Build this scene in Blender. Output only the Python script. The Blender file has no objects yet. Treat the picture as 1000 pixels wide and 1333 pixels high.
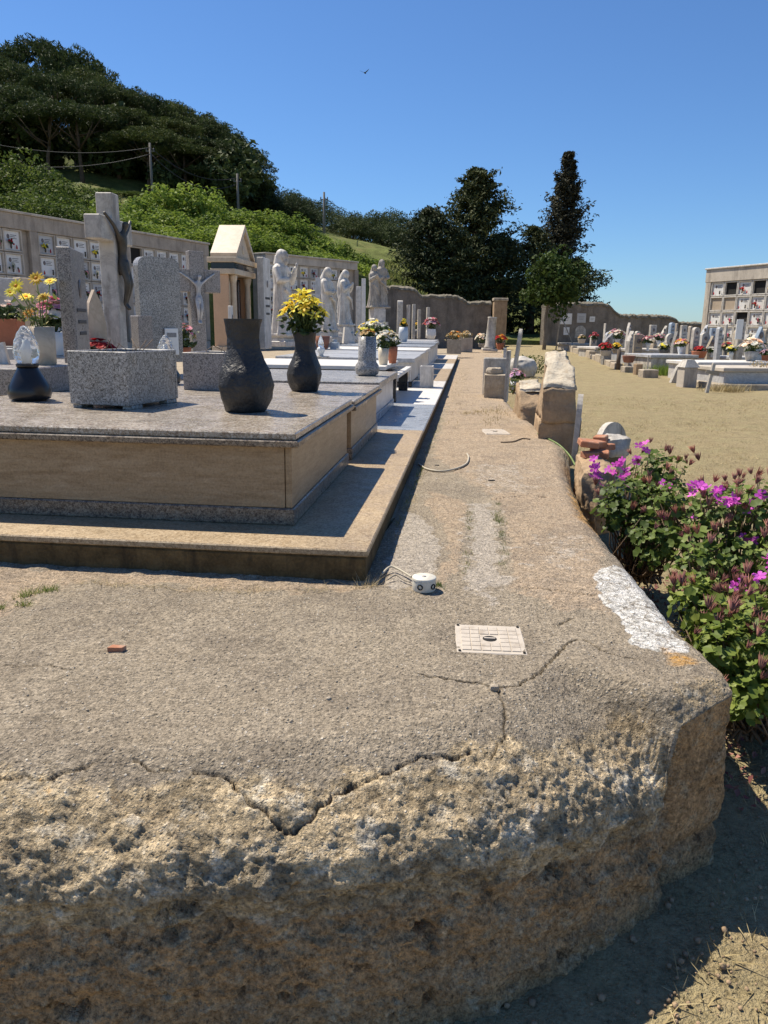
import bpy, bmesh, math, random
import numpy as np
from mathutils import Vector, Matrix
R = math.radians
rng = np.random.default_rng(7); random.seed(7)
SC = bpy.context.scene
COL = SC.collection

# ------------------------------------------------------------------ camera
F_PX = 1000.0; CAM_H = 1.10; TILT = math.atan(242/1000); ROLL = R(0.8)
cam = bpy.data.cameras.new('camera'); camo = bpy.data.objects.new('camera', cam); COL.objects.link(camo)
cam.sensor_fit = 'VERTICAL'; cam.sensor_height = 24.0; cam.lens = 24.0*F_PX/1333.0
cam.clip_start = 0.02; cam.clip_end = 6000
fw = Vector((0, math.cos(TILT), -math.sin(TILT))); up0 = Vector((0, math.sin(TILT), math.cos(TILT))); rt0 = Vector((1, 0, 0))
rt = rt0*math.cos(ROLL) + up0*math.sin(ROLL); up = up0*math.cos(ROLL) - rt0*math.sin(ROLL)
CP = Vector((0, 0, CAM_H))
camo.matrix_world = Matrix(((rt.x, up.x, -fw.x, CP.x), (rt.y, up.y, -fw.y, CP.y), (rt.z, up.z, -fw.z, CP.z), (0, 0, 0, 1)))
SC.camera = camo

# ------------------------------------------------------------------ sky, sun, exposure
SUN_EL, SUN_AZ = R(57), R(-54)           # azimuth from +Y towards +X
w = bpy.data.worlds.new('World'); SC.world = w; w.use_nodes = True
nt = w.node_tree; nt.nodes.clear()
wo = nt.nodes.new('ShaderNodeOutputWorld'); bg = nt.nodes.new('ShaderNodeBackground'); sk = nt.nodes.new('ShaderNodeTexSky')
sk.sky_type = 'NISHITA'; sk.sun_disc = False; sk.sun_elevation = SUN_EL; sk.sun_rotation = SUN_AZ
sk.altitude = 0; sk.air_density = 1.0; sk.dust_density = 0.12; sk.ozone_density = 2.6
bg.inputs['Strength'].default_value = 0.055
tint = nt.nodes.new('ShaderNodeMix'); tint.data_type = 'RGBA'; tint.blend_type = 'MULTIPLY'; tint.inputs[0].default_value = 1.0; tint.inputs[7].default_value = (.86, 1.22, 1.66, 1)
nt.links.new(sk.outputs[0], tint.inputs[6]); nt.links.new(tint.outputs[2], bg.inputs[0]); nt.links.new(bg.outputs[0], wo.inputs[0])
sl = bpy.data.lights.new('sun', 'SUN'); slo = bpy.data.objects.new('sun', sl); COL.objects.link(slo)
sl.energy = 5.0; sl.angle = R(0.53); sl.color = (1.0, 0.91, 0.77)
sd = Vector((math.sin(SUN_AZ)*math.cos(SUN_EL), math.cos(SUN_AZ)*math.cos(SUN_EL), math.sin(SUN_EL)))
slo.rotation_euler = sd.to_track_quat('Z', 'Y').to_euler()
SC.view_settings.view_transform = 'Standard'; SC.view_settings.look = 'None'
SC.view_settings.exposure = 0.48; SC.view_settings.gamma = 1.0; SC.view_settings.use_curve_mapping = False

# ------------------------------------------------------------------ pixel -> place
def ray(x, y): return fw + rt*((x-500)/F_PX) - up*((y-666.5)/F_PX)
def pz(x, y, z):
    d = ray(x, y); return CP + d*((z-CAM_H)/d.z)
def py(x, y, Y):
    d = ray(x, y); return CP + d*(Y/d.y)
def sstep(a, b, x):
    t = np.clip((x-a)/(b-a), 0, 1); return t*t*(3-2*t)
def fz(x, y):                               # height of the dry field
    return -0.66 + 0.48*sstep(3, 17, y) + 0.36*sstep(17, 44, y)
def pf(x, y):                               # pixel on the field
    z = -0.3
    for _ in range(12):
        p = pz(x, y, z); z = float(fz(p.x, p.y))
    p.z = z
    return p
TH = R(6.1)
O2 = pz(479, 717, .14)
U = Vector((math.sin(TH), math.cos(TH), 0)); V = Vector((-math.cos(TH), math.sin(TH), 0))
def PQ(p, q, z=0.0): return Vector((O2.x, O2.y, 0)) + U*p + V*q + Vector((0, 0, z))

# ------------------------------------------------------------------ noise
_P = np.random.default_rng(3).permutation(256); _P = np.concatenate([_P, _P, _P])
_G = np.random.default_rng(4).normal(size=(256, 3)); _G /= np.linalg.norm(_G, axis=1)[:, None]
def pnoise(p):
    p = np.asarray(p, float); i = np.floor(p).astype(int); f = p - i; i &= 255
    u = f*f*f*(f*(f*6-15)+10); out = 0
    for dx in (0, 1):
        for dy in (0, 1):
            for dz in (0, 1):
                h = _P[_P[_P[i[:, 0]+dx]+i[:, 1]+dy]+i[:, 2]+dz]
                g = (_G[h]*(f-np.array([dx, dy, dz]))).sum(1)
                out = out + g*(u[:, 0] if dx else 1-u[:, 0])*(u[:, 1] if dy else 1-u[:, 1])*(u[:, 2] if dz else 1-u[:, 2])
    return out
def fbm(p, s, o=4, ridged=False):
    r = 0; a = 1.0
    for k in range(o):
        n = pnoise(np.asarray(p)*s + 17.3*k)
        r = r + a*((0.35-np.abs(n))*1.6 if ridged else n); a *= .5; s *= 2.03
    return r

# ------------------------------------------------------------------ materials
def new_mat(name):
    m = bpy.data.materials.new(name); m.use_nodes = True; n = m.node_tree; n.nodes.clear()
    o = n.nodes.new('ShaderNodeOutputMaterial'); b = n.nodes.new('ShaderNodeBsdfPrincipled'); n.links.new(b.outputs[0], o.inputs[0])
    return m, n, b
class NT:
    def __init__(s, n): s.n = n; s.pos = None
    def P(s):
        if not s.pos: s.pos = s.n.nodes.new('ShaderNodeNewGeometry')
        return s.pos.outputs['Position']
    def noise(s, scale, detail=4, rough=.55, vec=None, dist=0):
        t = s.n.nodes.new('ShaderNodeTexNoise'); t.inputs['Scale'].default_value = scale; t.inputs['Detail'].default_value = detail
        t.inputs['Roughness'].default_value = rough; t.inputs['Distortion'].default_value = dist
        s.n.links.new(vec or s.P(), t.inputs['Vector']); return t.outputs['Fac']
    def streak(s, k=.22):
        m = s.n.nodes.new('ShaderNodeMapping'); m.inputs['Scale'].default_value = (1, 1, k); s.n.links.new(s.P(), m.inputs['Vector']); return m.outputs[0]
    def vor(s, scale, out='Distance', feat='F1', vec=None):
        t = s.n.nodes.new('ShaderNodeTexVoronoi'); t.feature = feat; t.inputs['Scale'].default_value = scale
        s.n.links.new(vec or s.P(), t.inputs['Vector']); return t.outputs[out]
    def ramp(s, fac, stops, const=False):
        r = s.n.nodes.new('ShaderNodeValToRGB'); e = r.color_ramp.elements
        if const: r.color_ramp.interpolation = 'CONSTANT'
        while len(e) < len(stops): e.new(.5)
        for i, (p, c) in enumerate(stops):
            e[i].position = p; e[i].color = (c, c, c, 1) if isinstance(c, (int, float)) else (*c, 1)
        s.n.links.new(fac, r.inputs[0]); return r.outputs[0]
    def mix(s, fac, a, b, mode='MIX'):
        m = s.n.nodes.new('ShaderNodeMix'); m.data_type = 'RGBA'; m.blend_type = mode
        for v, i in ((fac, 0), (a, 6), (b, 7)):
            if isinstance(v, (int, float)): m.inputs[i].default_value = v if i == 0 else (v, v, v, 1)
            elif isinstance(v, tuple): m.inputs[i].default_value = (*v, 1)
            else: s.n.links.new(v, m.inputs[i])
        return m.outputs[2]
    def math(s, op, a, b=0.0, clamp=False):
        m = s.n.nodes.new('ShaderNodeMath'); m.operation = op; m.use_clamp = clamp
        for i, v in enumerate((a, b)):
            if isinstance(v, (int, float)): m.inputs[i].default_value = v
            else: s.n.links.new(v, m.inputs[i])
        return m.outputs[0]
    def bump(s, h, bsdf, strength=.4, dist=.01):
        b = s.n.nodes.new('ShaderNodeBump'); b.inputs['Strength'].default_value = strength; b.inputs['Distance'].default_value = dist
        s.n.links.new(h, b.inputs['Height']); s.n.links.new(b.outputs[0], bsdf.inputs['Normal'])
    def attr(s, name, out='Color'):
        a = s.n.nodes.new('ShaderNodeAttribute'); a.attribute_name = name; return a.outputs[out]
    def n8c(s):
        t = s.n.nodes.new('ShaderNodeTexNoise'); t.inputs['Scale'].default_value = 14; t.inputs['Detail'].default_value = 5; s.n.links.new(s.P(), t.inputs['Vector']); return t.outputs['Color']
    def sep(s, c):
        a = s.n.nodes.new('ShaderNodeSeparateColor'); s.n.links.new(c, a.inputs[0]); return a.outputs
def mul(c, k): return tuple(min(1, max(0, x*k)) for x in c)
MATS = {}
def plain(name, col, var=.25, scale=6, rough=.7, bump=.25, bscale=50, bdist=.004, spec=.5, dirt=None, dscale=3, metal=0):
    m, n, b = new_mat(name); T = NT(n)
    c = T.ramp(T.noise(scale, 5), [(.3, mul(col, 1-var)), (.7, mul(col, 1+var))])
    c = T.mix(.35, c, T.ramp(T.noise(scale*9, 3), [(.3, mul(col, 1-var)), (.7, mul(col, 1+var))]))
    if dirt: c = T.mix(T.ramp(T.noise(dscale*1.3, 7, .68, T.streak()), [(.5, 0.0), (.68, .75)]), c, dirt)
    n.links.new(c, b.inputs['Base Color']); b.inputs['Roughness'].default_value = rough
    b.inputs['Specular IOR Level'].default_value = spec; b.inputs['Metallic'].default_value = metal
    if bump: T.bump(T.noise(bscale, 5), b, bump, bdist)
    MATS[name] = m; return m
def granite(name, cols, scale=110, rough=.25, stain=None):
    m, n, b = new_mat(name); T = NT(n)
    col = T.vor(scale, 'Color'); s = T.sep(col)[0]
    k = len(cols); c = T.ramp(s, [(i/k, cols[i]) for i in range(k)], True)
    c = T.mix(.55, c, T.ramp(T.sep(T.vor(scale*2.3, 'Color'))[1], [(i/k, cols[i]) for i in range(k)], True))
    c = T.mix(1.0, c, T.ramp(T.noise(2.5, 4), [(.3, .82), (.7, 1.1)]), 'MULTIPLY')
    if stain: c = T.mix(T.ramp(T.noise(3.2, 6, .7), [(.48, 0.0), (.62, .55)]), c, stain)
    n.links.new(c, b.inputs['Base Color'])
    n.links.new(T.ramp(T.noise(9, 4), [(.3, max(.05, rough-.1)), (.7, rough+.15)]), b.inputs['Roughness'])
    MATS[name] = m; return m
def marble(name, col, vein, rough=.35, dirt=None, scale=2.2):
    m, n, b = new_mat(name); T = NT(n)
    v = T.noise(scale, 8, .7, dist=1.6)
    c = T.mix(T.ramp(v, [(.44, 0.0), (.5, .7), (.56, 0.0)]), col, vein)
    c = T.mix(1.0, c, T.ramp(T.noise(9, 5), [(.3, .86), (.7, 1.06)]), 'MULTIPLY')
    if dirt: c = T.mix(T.ramp(T.noise(6, 8, .74, T.streak(.25)), [(.48, 0.0), (.66, .8)]), c, dirt)
    n.links.new(c, b.inputs['Base Color']); b.inputs['Roughness'].default_value = rough
    T.bump(T.noise(70, 4), b, .12, .003); MATS[name] = m; return m
def leafy(name, c1, c2, c3=None, rough=.55, trans=.25, spec=.35):
    m = bpy.data.materials.new(name); m.use_nodes = True; n = m.node_tree; n.nodes.clear(); T = NT(n)
    o = n.nodes.new('ShaderNodeOutputMaterial'); b = n.nodes.new('ShaderNodeBsdfPrincipled'); t = n.nodes.new('ShaderNodeBsdfTranslucent'); x = n.nodes.new('ShaderNodeMixShader')
    g = n.nodes.new('ShaderNodeNewGeometry')
    st = [(0, c1), (.7, c2)] + ([(1, c3)] if c3 else [])
    c = T.ramp(g.outputs['Random Per Island'], st)
    c = T.mix(1.0, c, T.ramp(T.noise(.8, 3), [(.3, .75), (.7, 1.2)]), 'MULTIPLY')
    oi = n.nodes.new('ShaderNodeObjectInfo'); c = T.mix(1.0, c, T.ramp(oi.outputs['Random'], [(0, (.72, .76, .72)), (.5, (1, 1, 1)), (1, (1.28, 1.2, 1.0))]), 'MULTIPLY')
    n.links.new(c, b.inputs['Base Color']); n.links.new(c, t.inputs[0]); b.inputs['Roughness'].default_value = rough
    b.inputs['Specular IOR Level'].default_value = spec
    x.inputs[0].default_value = trans; n.links.new(b.outputs[0], x.inputs[1]); n.links.new(t.outputs[0], x.inputs[2]); n.links.new(x.outputs[0], o.inputs[0])
    MATS[name] = m; return m

granite('granite_beige', [(.42, .38, .31), (.36, .29, .21), (.13, .10, .08), (.56, .51, .44), (.24, .18, .13)], 85, .24)
granite('granite_brown', [(.28, .21, .14), (.36, .29, .21), (.07, .05, .04), (.22, .17, .12), (.08, .06, .05)], 85, .32)
granite('granite_kerb', [(.41, .305, .18), (.35, .25, .14), (.19, .13, .07), (.48, .375, .24)], 85, .5)
granite('granite_grey', [(.41, .39, .36), (.29, .275, .25), (.045, .042, .04), (.54, .52, .48), (.15, .14, .13)], 105, .3)
granite('granite_pinkgrey', [(.36, .325, .29), (.25, .22, .20), (.07, .06, .055), (.44, .40, .36)], 105, .35)
granite('granite_blue', [(.36, .38, .40), (.26, .28, .30), (.14, .15, .17), (.46, .48, .50)], 140, .30)
granite('granite_black', [(.018, .018, .02), (.03, .03, .032), (.012, .012, .014)], 140, .12)
marble('marble_white', (.68, .64, .58), (.48, .46, .43), .5, (.36, .32, .26))
marble('marble_clean', (.70, .66, .59), (.6, .6, .6), .55)
marble('marble_old', (.55, .51, .44), (.36, .33, .29), .65, (.19, .165, .13))
marble('marble_grey', (.40, .40, .40), (.60, .60, .59), .32)
marble('marble_blue', (.30, .36, .42), (.5, .55, .6), .3)
marble('statue_white', (.68, .64, .57), (.5, .46, .4), .6, (.30, .26, .21), 3)
marble('statue_old', (.46, .41, .34), (.3, .27, .22), .85, (.13, .12, .10), 4)
def trav():
    m, n, b = new_mat('travertine'); T = NT(n); mp = n.nodes.new('ShaderNodeMapping'); mp.inputs['Scale'].default_value = (1, 1, 7); n.links.new(T.P(), mp.inputs['Vector'])
    c = T.ramp(T.noise(5, 8, .7, mp.outputs[0], .4), [(.3, (.24, .155, .08)), (.5, (.35, .245, .14)), (.72, (.44, .33, .21))])
    c = T.mix(T.ramp(T.noise(2.2, 6, .7), [(.45, 0.0), (.7, .6)]), c, (.30, .20, .10))
    c = T.mix(1.0, c, T.ramp(T.noise(95, 5, .7), [(.3, .72), (.7, 1.25)]), 'MULTIPLY')
    n.links.new(c, b.inputs['Base Color']); b.inputs['Roughness'].default_value = .4; T.bump(T.noise(60, 4, .6, mp.outputs[0]), b, .2, .003); MATS['travertine'] = m
trav()
marble('cream_marble', (.62, .50, .35), (.5, .38, .26), .5, (.46, .36, .24), 3)
plain('peach_stone', (.58, .37, .22), .15, 4, .6, .1)
plain('brown_marble', (.27, .14, .075), .3, 6, .35, .05)
plain('concrete_wall', (.40, .345, .28), .22, 3, .9, .4, 40, .006, .3, (.16, .14, .12), 1.6)
plain('concrete_light', (.50, .445, .37), .2, 3, .9, .35, 40, .006, .3, (.24, .21, .18), 2)
plain('old_wall', (.22, .19, .155), .4, 2.2, .95, .8, 14, .03, .2, (.10, .09, .075), 1.3)
plain('wall_cap', (.22, .195, .15), .45, 6, .95, 1, 12, .05, .2, (.09, .09, .05), 4)
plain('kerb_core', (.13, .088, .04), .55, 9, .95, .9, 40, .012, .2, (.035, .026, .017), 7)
plain('rough_stone', (.40, .34, .26), .35, 5, .95, .9, 28, .02, .2, (.20, .17, .12), 4)
plain('tan_block', (.37, .265, .165), .3, 5, .95, .8, 35, .012, .2, (.2, .14, .09), 5)
plain('stub_top', (.50, .44, .34), .3, 7, .95, .9, 30, .015, .2, (.30, .22, .14), 6)
plain('brick', (.42, .19, .11), .3, 12, .9, .7, 60, .006, .2, (.4, .3, .22), 9)
plain('terracotta', (.42, .15, .075), .2, 8, .8, .2)
plain('terracotta_dark', (.26, .11, .07), .25, 8, .8, .2)
plain('cream_plastic', (.68, .58, .42), .1, 6, .4, .05)
plain('white_plastic', (.74, .73, .68), .06, 6, .45, .05, spec=.4)
plain('cream_box', (.70, .66, .55), .08, 9, .5, .1, dirt=(.5, .44, .34), dscale=20)
plain('manhole_plastic', (.50, .44, .36), .1, 12, .6, .15, 90, .002, .4, (.33, .27, .20), 14)
plain('dark_hole', (.012, .011, .010), .2, 6, .9, 0)
plain('black_basalt', (.022, .021, .020), .5, 14, .5, .9, 40, .012, .5)
plain('black_gloss', (.016, .015, .015), .3, 6, .28, .1)
plain('bronze', (.085, .075, .06), .4, 14, .5, .3, 60, .004, .5, metal=.5)
plain('ceramic_white', (.74, .74, .71), .06, 6, .35, .05)
plain('ceramic_greywhite', (.58, .60, .61), .1, 6, .5, .08)
plain('ceramic_blue', (.14, .30, .52), .1, 6, .3, .02)
plain('ceramic_dark', (.11, .11, .115), .2, 6, .5, .1)
plain('soil', (.06, .045, .03), .4, 30, 1, .8, 60, .01)
plain('wood_grey', (.36, .31, .24), .3, 12, .9, .5, 60, .005, .2)
plain('wood_dark', (.13, .10, .075), .3, 12, .9, .5, 60, .005, .2)
plain('pole_wood', (.16, .15, .135), .2, 5, .9, .2)
plain('wire_black', (.03, .03, .03), .1, 5, .6, 0)
plain('cable_cream', (.46, .41, .31), .15, 9, .6, .1)
plain('bark', (.105, .075, .052), .4, 3, .95, .8, 10, .05, .2)
plain('bark_pale', (.22, .18, .135), .3, 5, .95, .6, 20, .02, .2)
plain('stem_green', (.14, .20, .06), .3, 30, .6, .1)
plain('stem_brown', (.15, .10, .06), .3, 30, .8, .3)
plain('plaque_white', (.74, .73, .70), .07, 2, .35, .04, dirt=(.55, .5, .44), dscale=1.2)
plain('plaque_grey', (.46, .46, .46), .12, 2, .35, .04)
plain('plaque_tan', (.40, .32, .235), .2, 3, .8, .2)
plain('lettering', (.05, .045, .04), .1, 6, .6, 0)
plain('photo_oval', (.16, .13, .12), .4, 40, .3, 0)
plain('print_grey', (.22, .22, .22), .4, 60, .4, 0)
plain('glass_flat', (.03, .032, .036), .1, 4, .06, 0)
def glass(name, col):
    m, n, b = new_mat(name); b.inputs['Base Color'].default_value = (*col, 1); b.inputs['Roughness'].default_value = .06
    b.inputs['Transmission Weight'].default_value = .75; b.inputs['IOR'].default_value = 1.45; MATS[name] = m
glass('crystal', (.93, .96, .97))
leafy('pine_leaf', (.040, .062, .022), (.075, .105, .035), (.105, .125, .045), .7, .18, .2)
leafy('pine_leaf_far', (.050, .075, .035), (.085, .115, .050), None, .7, .18, .2)
leafy('cypress_leaf', (.030, .044, .019), (.062, .080, .034), (.095, .105, .048), .75, .12, .2)
leafy('cypress_brown', (.040, .043, .028), (.060, .060, .040), (.085, .078, .054), .8, .1, .2)
leafy('shrub_leaf', (.12, .18, .03), (.20, .28, .05), (.28, .36, .075), .6, .35, .12)
leafy('shrub_dark_leaf', (.065, .10, .022), (.11, .155, .036), (.16, .21, .05), .6, .3, .12)
leafy('round_tree_leaf', (.030, .055, .014), (.060, .095, .022), (.085, .13, .03), .6, .25, .12)
leafy('grass_leaf', (.16, .20, .055), (.24, .26, .08), (.30, .29, .11), .7, .3, .2)
leafy('straw', (.40, .31, .16), (.52, .41, .22), (.60, .50, .30), .8, .2, .2)
leafy('weed', (.12, .17, .05), (.18, .22, .07), (.34, .28, .13), .7, .3, .2)
leafy('geranium_leaf', (.085, .13, .026), (.155, .215, .045), (.27, .33, .085), .55, .38, .35)
leafy('bouquet_leaf', (.030, .055, .016), (.055, .09, .025), (.08, .12, .035), .5, .2, .35)
leafy('seedhead', (.22, .080, .075), (.33, .14, .12), (.44, .23, .17), .7, .2, .2)
def petal(name, a, b_, tr=.35): leafy(name, a, b_, None, .6, tr, .25)
petal('petal_magenta', (.55, .06, .50), (.70, .14, .66))
petal('petal_yellow', (.90, .74, .04), (.96, .86, .12))
petal('petal_gold', (.80, .46, .03), (.88, .62, .06))
petal('petal_orange', (.78, .28, .03), (.86, .42, .05))
petal('petal_red', (.42, .012, .02), (.60, .03, .035))
petal('petal_pink', (.78, .22, .38), (.86, .52, .58))
petal('petal_rose', (.58, .05, .16), (.80, .24, .34))
petal('petal_white', (.80, .78, .70), (.88, .86, .80))
petal('petal_peach', (.80, .58, .46), (.86, .72, .62))
petal('petal_lilac', (.52, .28, .50), (.70, .46, .62))
petal('petal_dry', (.45, .30, .13), (.62, .46, .24))

def terrace_material():
    m, n, b = new_mat('old_concrete'); T = NT(n)
    z = T.sep(T.attr('zone')); tan, white, rub = z[0], z[1], z[2]
    dirt = T.sep(T.attr('zone2'))
    n1 = T.noise(5, 6, .6); n2 = T.noise(38, 5, .6); n3 = T.noise(150, 4, .6)
    n8 = T.noise(9, 6, .7)
    def soft(f, k=.9): return T.ramp(T.math('ADD', f, T.math('ADD', T.math('MULTIPLY', T.math('SUBTRACT', n2, .5), k), T.math('MULTIPLY', T.math('SUBTRACT', n8, .5), k*1.6))), [(.37, 0.0), (.63, 1.0)])
    grey = T.mix(n1, (.275, .222, .155), (.42, .355, .265))
    grey = T.mix(T.ramp(T.noise(2.2, 6, .7), [(.46, 0.0), (.62, .55)]), grey, (.20, .165, .125))
    agg = T.ramp(T.vor(75, 'Distance'), [(.18, 1.0), (.34, 0.0)])
    acol = T.ramp(T.sep(T.vor(75, 'Color'))[0], [(0, (.13, .11, .085)), (.35, (.34, .29, .215)), (.7, (.50, .45, .36)), (.9, (.66, .62, .55))], True)
    grey = T.mix(T.math('MULTIPLY', agg, .62), grey, acol)
    tn = T.mix(n1, (.36, .265, .175), (.49, .385, .27))
    tn = T.mix(T.ramp(T.noise(16, 4, .7), [(.4, 0.0), (.7, .8)]), tn, (.37, .30, .22))
    tn = T.mix(T.ramp(T.noise(3.1, 6, .7), [(.5, 0.0), (.65, .6)]), tn, (.25, .20, .15))
    tn = T.mix(T.math('MULTIPLY', agg, .25), tn, acol)
    c = T.mix(soft(tan), grey, tn)
    rc = T.mix(n1, (.36, .27, .16), (.56, .45, .29))
    rc = T.mix(T.ramp(T.noise(11, 4, .7), [(.52, 0.0), (.66, .8)]), rc, (.60, .54, .43))
    rc = T.mix(T.ramp(T.noise(7, 4, .75), [(.58, 0.0), (.66, .75)]), rc, (.25, .19, .12))
    rc = T.mix(T.ramp(T.noise(6.3, 5, .7, dist=.5), [(.63, 0.0), (.70, .6)]), rc, (.50, .27, .07))
    rc = T.mix(T.math('MULTIPLY', agg, .5), rc, acol)
    rc = T.mix(1.0, rc, T.ramp(T.attr('zone', 'Alpha'), [(.2, .62), (.5, 1.0), (.8, 1.38)]), 'MULTIPLY')
    c = T.mix(T.math('MULTIPLY', soft(T.attr('zone2', 'Alpha')), .75), c, T.mix(n2, (.36, .31, .25), (.56, .50, .42)))
    c = T.mix(soft(rub), c, rc)
    fc = T.mix(n1, (.42, .26, .125), (.58, .38, .20))
    fc = T.mix(T.ramp(T.noise(4.5, 6, .7), [(.5, 0.0), (.66, .8)]), fc, (.26, .175, .095))
    fc = T.mix(T.ramp(T.noise(13, 5, .75), [(.52, 0.0), (.62, .8)]), fc, (.50, .40, .26))
    fc = T.mix(T.ramp(T.noise(19, 4, .75), [(.58, 0.0), (.66, .85)]), fc, (.14, .095, .055))
    c = T.mix(soft(dirt[1], .3), c, fc)
    wc = T.mix(T.ramp(T.noise(22, 5, .75), [(.35, 0.0), (.55, 1.0)]), (.40, .37, .31), (.70, .68, .63))
    wv = T.n.nodes.new('ShaderNodeTexVoronoi'); wv.feature = 'DISTANCE_TO_EDGE'; wv.inputs['Scale'].default_value = 9; T.n.links.new(T.mix(.12, T.P(), T.n8c()), wv.inputs['Vector'])
    wc = T.mix(T.ramp(wv.outputs['Distance'], [(.012, .8), (.04, 0.0)]), wc, (.25, .21, .16))
    c = T.mix(T.ramp(T.math('ADD', white, T.math('MULTIPLY', T.math('SUBTRACT', T.noise(7, 8, .75), .5), 1.0)), [(.46, 0.0), (.54, 1.0)]), c, wc)
    oc = T.math('MULTIPLY', dirt[2], T.ramp(n2, [(.35, .2), (.7, 1.0)]))
    c = T.mix(oc, c, (.60, .30, .045))
    c = T.mix(T.math('MULTIPLY', dirt[0], .8), c, (.055, .043, .03))
    c = T.mix(1.0, c, T.ramp(T.noise(85, 4, .78), [(.33, .42), (.5, 1.0), (.68, 1.55)]), 'MULTIPLY')
    c = T.mix(.6, c, T.mix(1.0, c, T.ramp(T.noise(30, 4, .7), [(.35, .62), (.65, 1.3)]), 'MULTIPLY'))
    n.links.new(c, b.inputs['Base Color']); b.inputs['Roughness'].default_value = .95; b.inputs['Specular IOR Level'].default_value = .2
    h = T.math('ADD', T.math('MULTIPLY', n3, .5), T.math('ADD', T.math('MULTIPLY', agg, .35), T.math('MULTIPLY', n2, .7)))
    h = T.math('ADD', h, T.math('MULTIPLY', T.noise(55, 5, .75), 1.2))
    T.bump(h, b, .85, .015)
    MATS['terrace'] = m
terrace_material()
def field_material():
    m, n, b = new_mat('dry_field'); T = NT(n)
    c = T.mix(T.noise(.7, 6, .65), (.26, .20, .105), (.39, .315, .18))
    c = T.mix(T.ramp(T.noise(3.5, 6, .7), [(.45, 0.0), (.7, .7)]), c, (.33, .30, .15))
    c = T.mix(T.ramp(T.noise(14, 5, .7), [(.5, 0.0), (.7, .55)]), c, (.22, .165, .09))
    c = T.mix(1.0, c, T.ramp(T.noise(5, 8, .78), [(.3, .62), (.5, 1.0), (.7, 1.18)]), 'MULTIPLY')
    c = T.mix(1.0, c, T.ramp(T.noise(40, 5, .75), [(.32, .55), (.5, 1.0), (.7, 1.25)]), 'MULTIPLY')
    c = T.mix(T.ramp(T.noise(60, 4, .7), [(.35, 0.0), (.8, .6)]), c, (.50, .42, .26))
    n.links.new(c, b.inputs['Base Color']); b.inputs['Roughness'].default_value = 1; b.inputs['Specular IOR Level'].default_value = .1
    T.bump(T.math('ADD', T.noise(30, 6, .7), T.noise(110, 3)), b, .8, .03); MATS['field'] = m
field_material()
plain('hill_grass', (.13, .15, .045), .45, 1.2, 1, 1, 8, .1, .1, (.20, .18, .07), .6)
plain('court_gravel', (.36, .30, .22), .3, 3, 1, .8, 40, .02, .1)
plain('footing_concrete', (.23, .19, .14), .45, 12, .95, 1, 60, .015, .2, (.13, .10, .07), 5)
plain('far_ground', (.30, .24, .13), .3, .05, 1, .2, 1, .1, .1)

# ------------------------------------------------------------------ mesh helpers
def link(o, parent=None):
    COL.objects.link(o)
    if parent: o.parent = parent
    return o
def thing(name, label, cat, loc=(0, 0, 0), rz=0.0, group=None):
    o = bpy.data.objects.new(name, None); o.empty_display_size = .1; COL.objects.link(o); o.location = loc; o.rotation_euler = (0, 0, rz)
    o['label'] = label; o['category'] = cat
    if group: o['group'] = group
    return o
def tag(o, label, cat, group=None):
    o['label'] = label; o['category'] = cat
    if group: o['group'] = group
    return o
def npmesh(name, v, f, mats, smooth=False, mi=None):
    v = np.asarray(v, np.float32); f = np.asarray(f, np.int32); k = f.shape[1]
    me = bpy.data.meshes.new(name); me.vertices.add(len(v)); me.vertices.foreach_set('co', v.ravel())
    me.loops.add(f.size); me.loops.foreach_set('vertex_index', f.ravel()); me.polygons.add(len(f))
    me.polygons.foreach_set('loop_start', np.arange(0, f.size, k, dtype=np.int32))
    if smooth: me.polygons.foreach_set('use_smooth', np.ones(len(f), bool))
    for m in mats: me.materials.append(MATS[m])
    if mi is not None: me.polygons.foreach_set('material_index', np.asarray(mi, np.int32))
    me.update(calc_edges=True); me.validate(); return me
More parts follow.
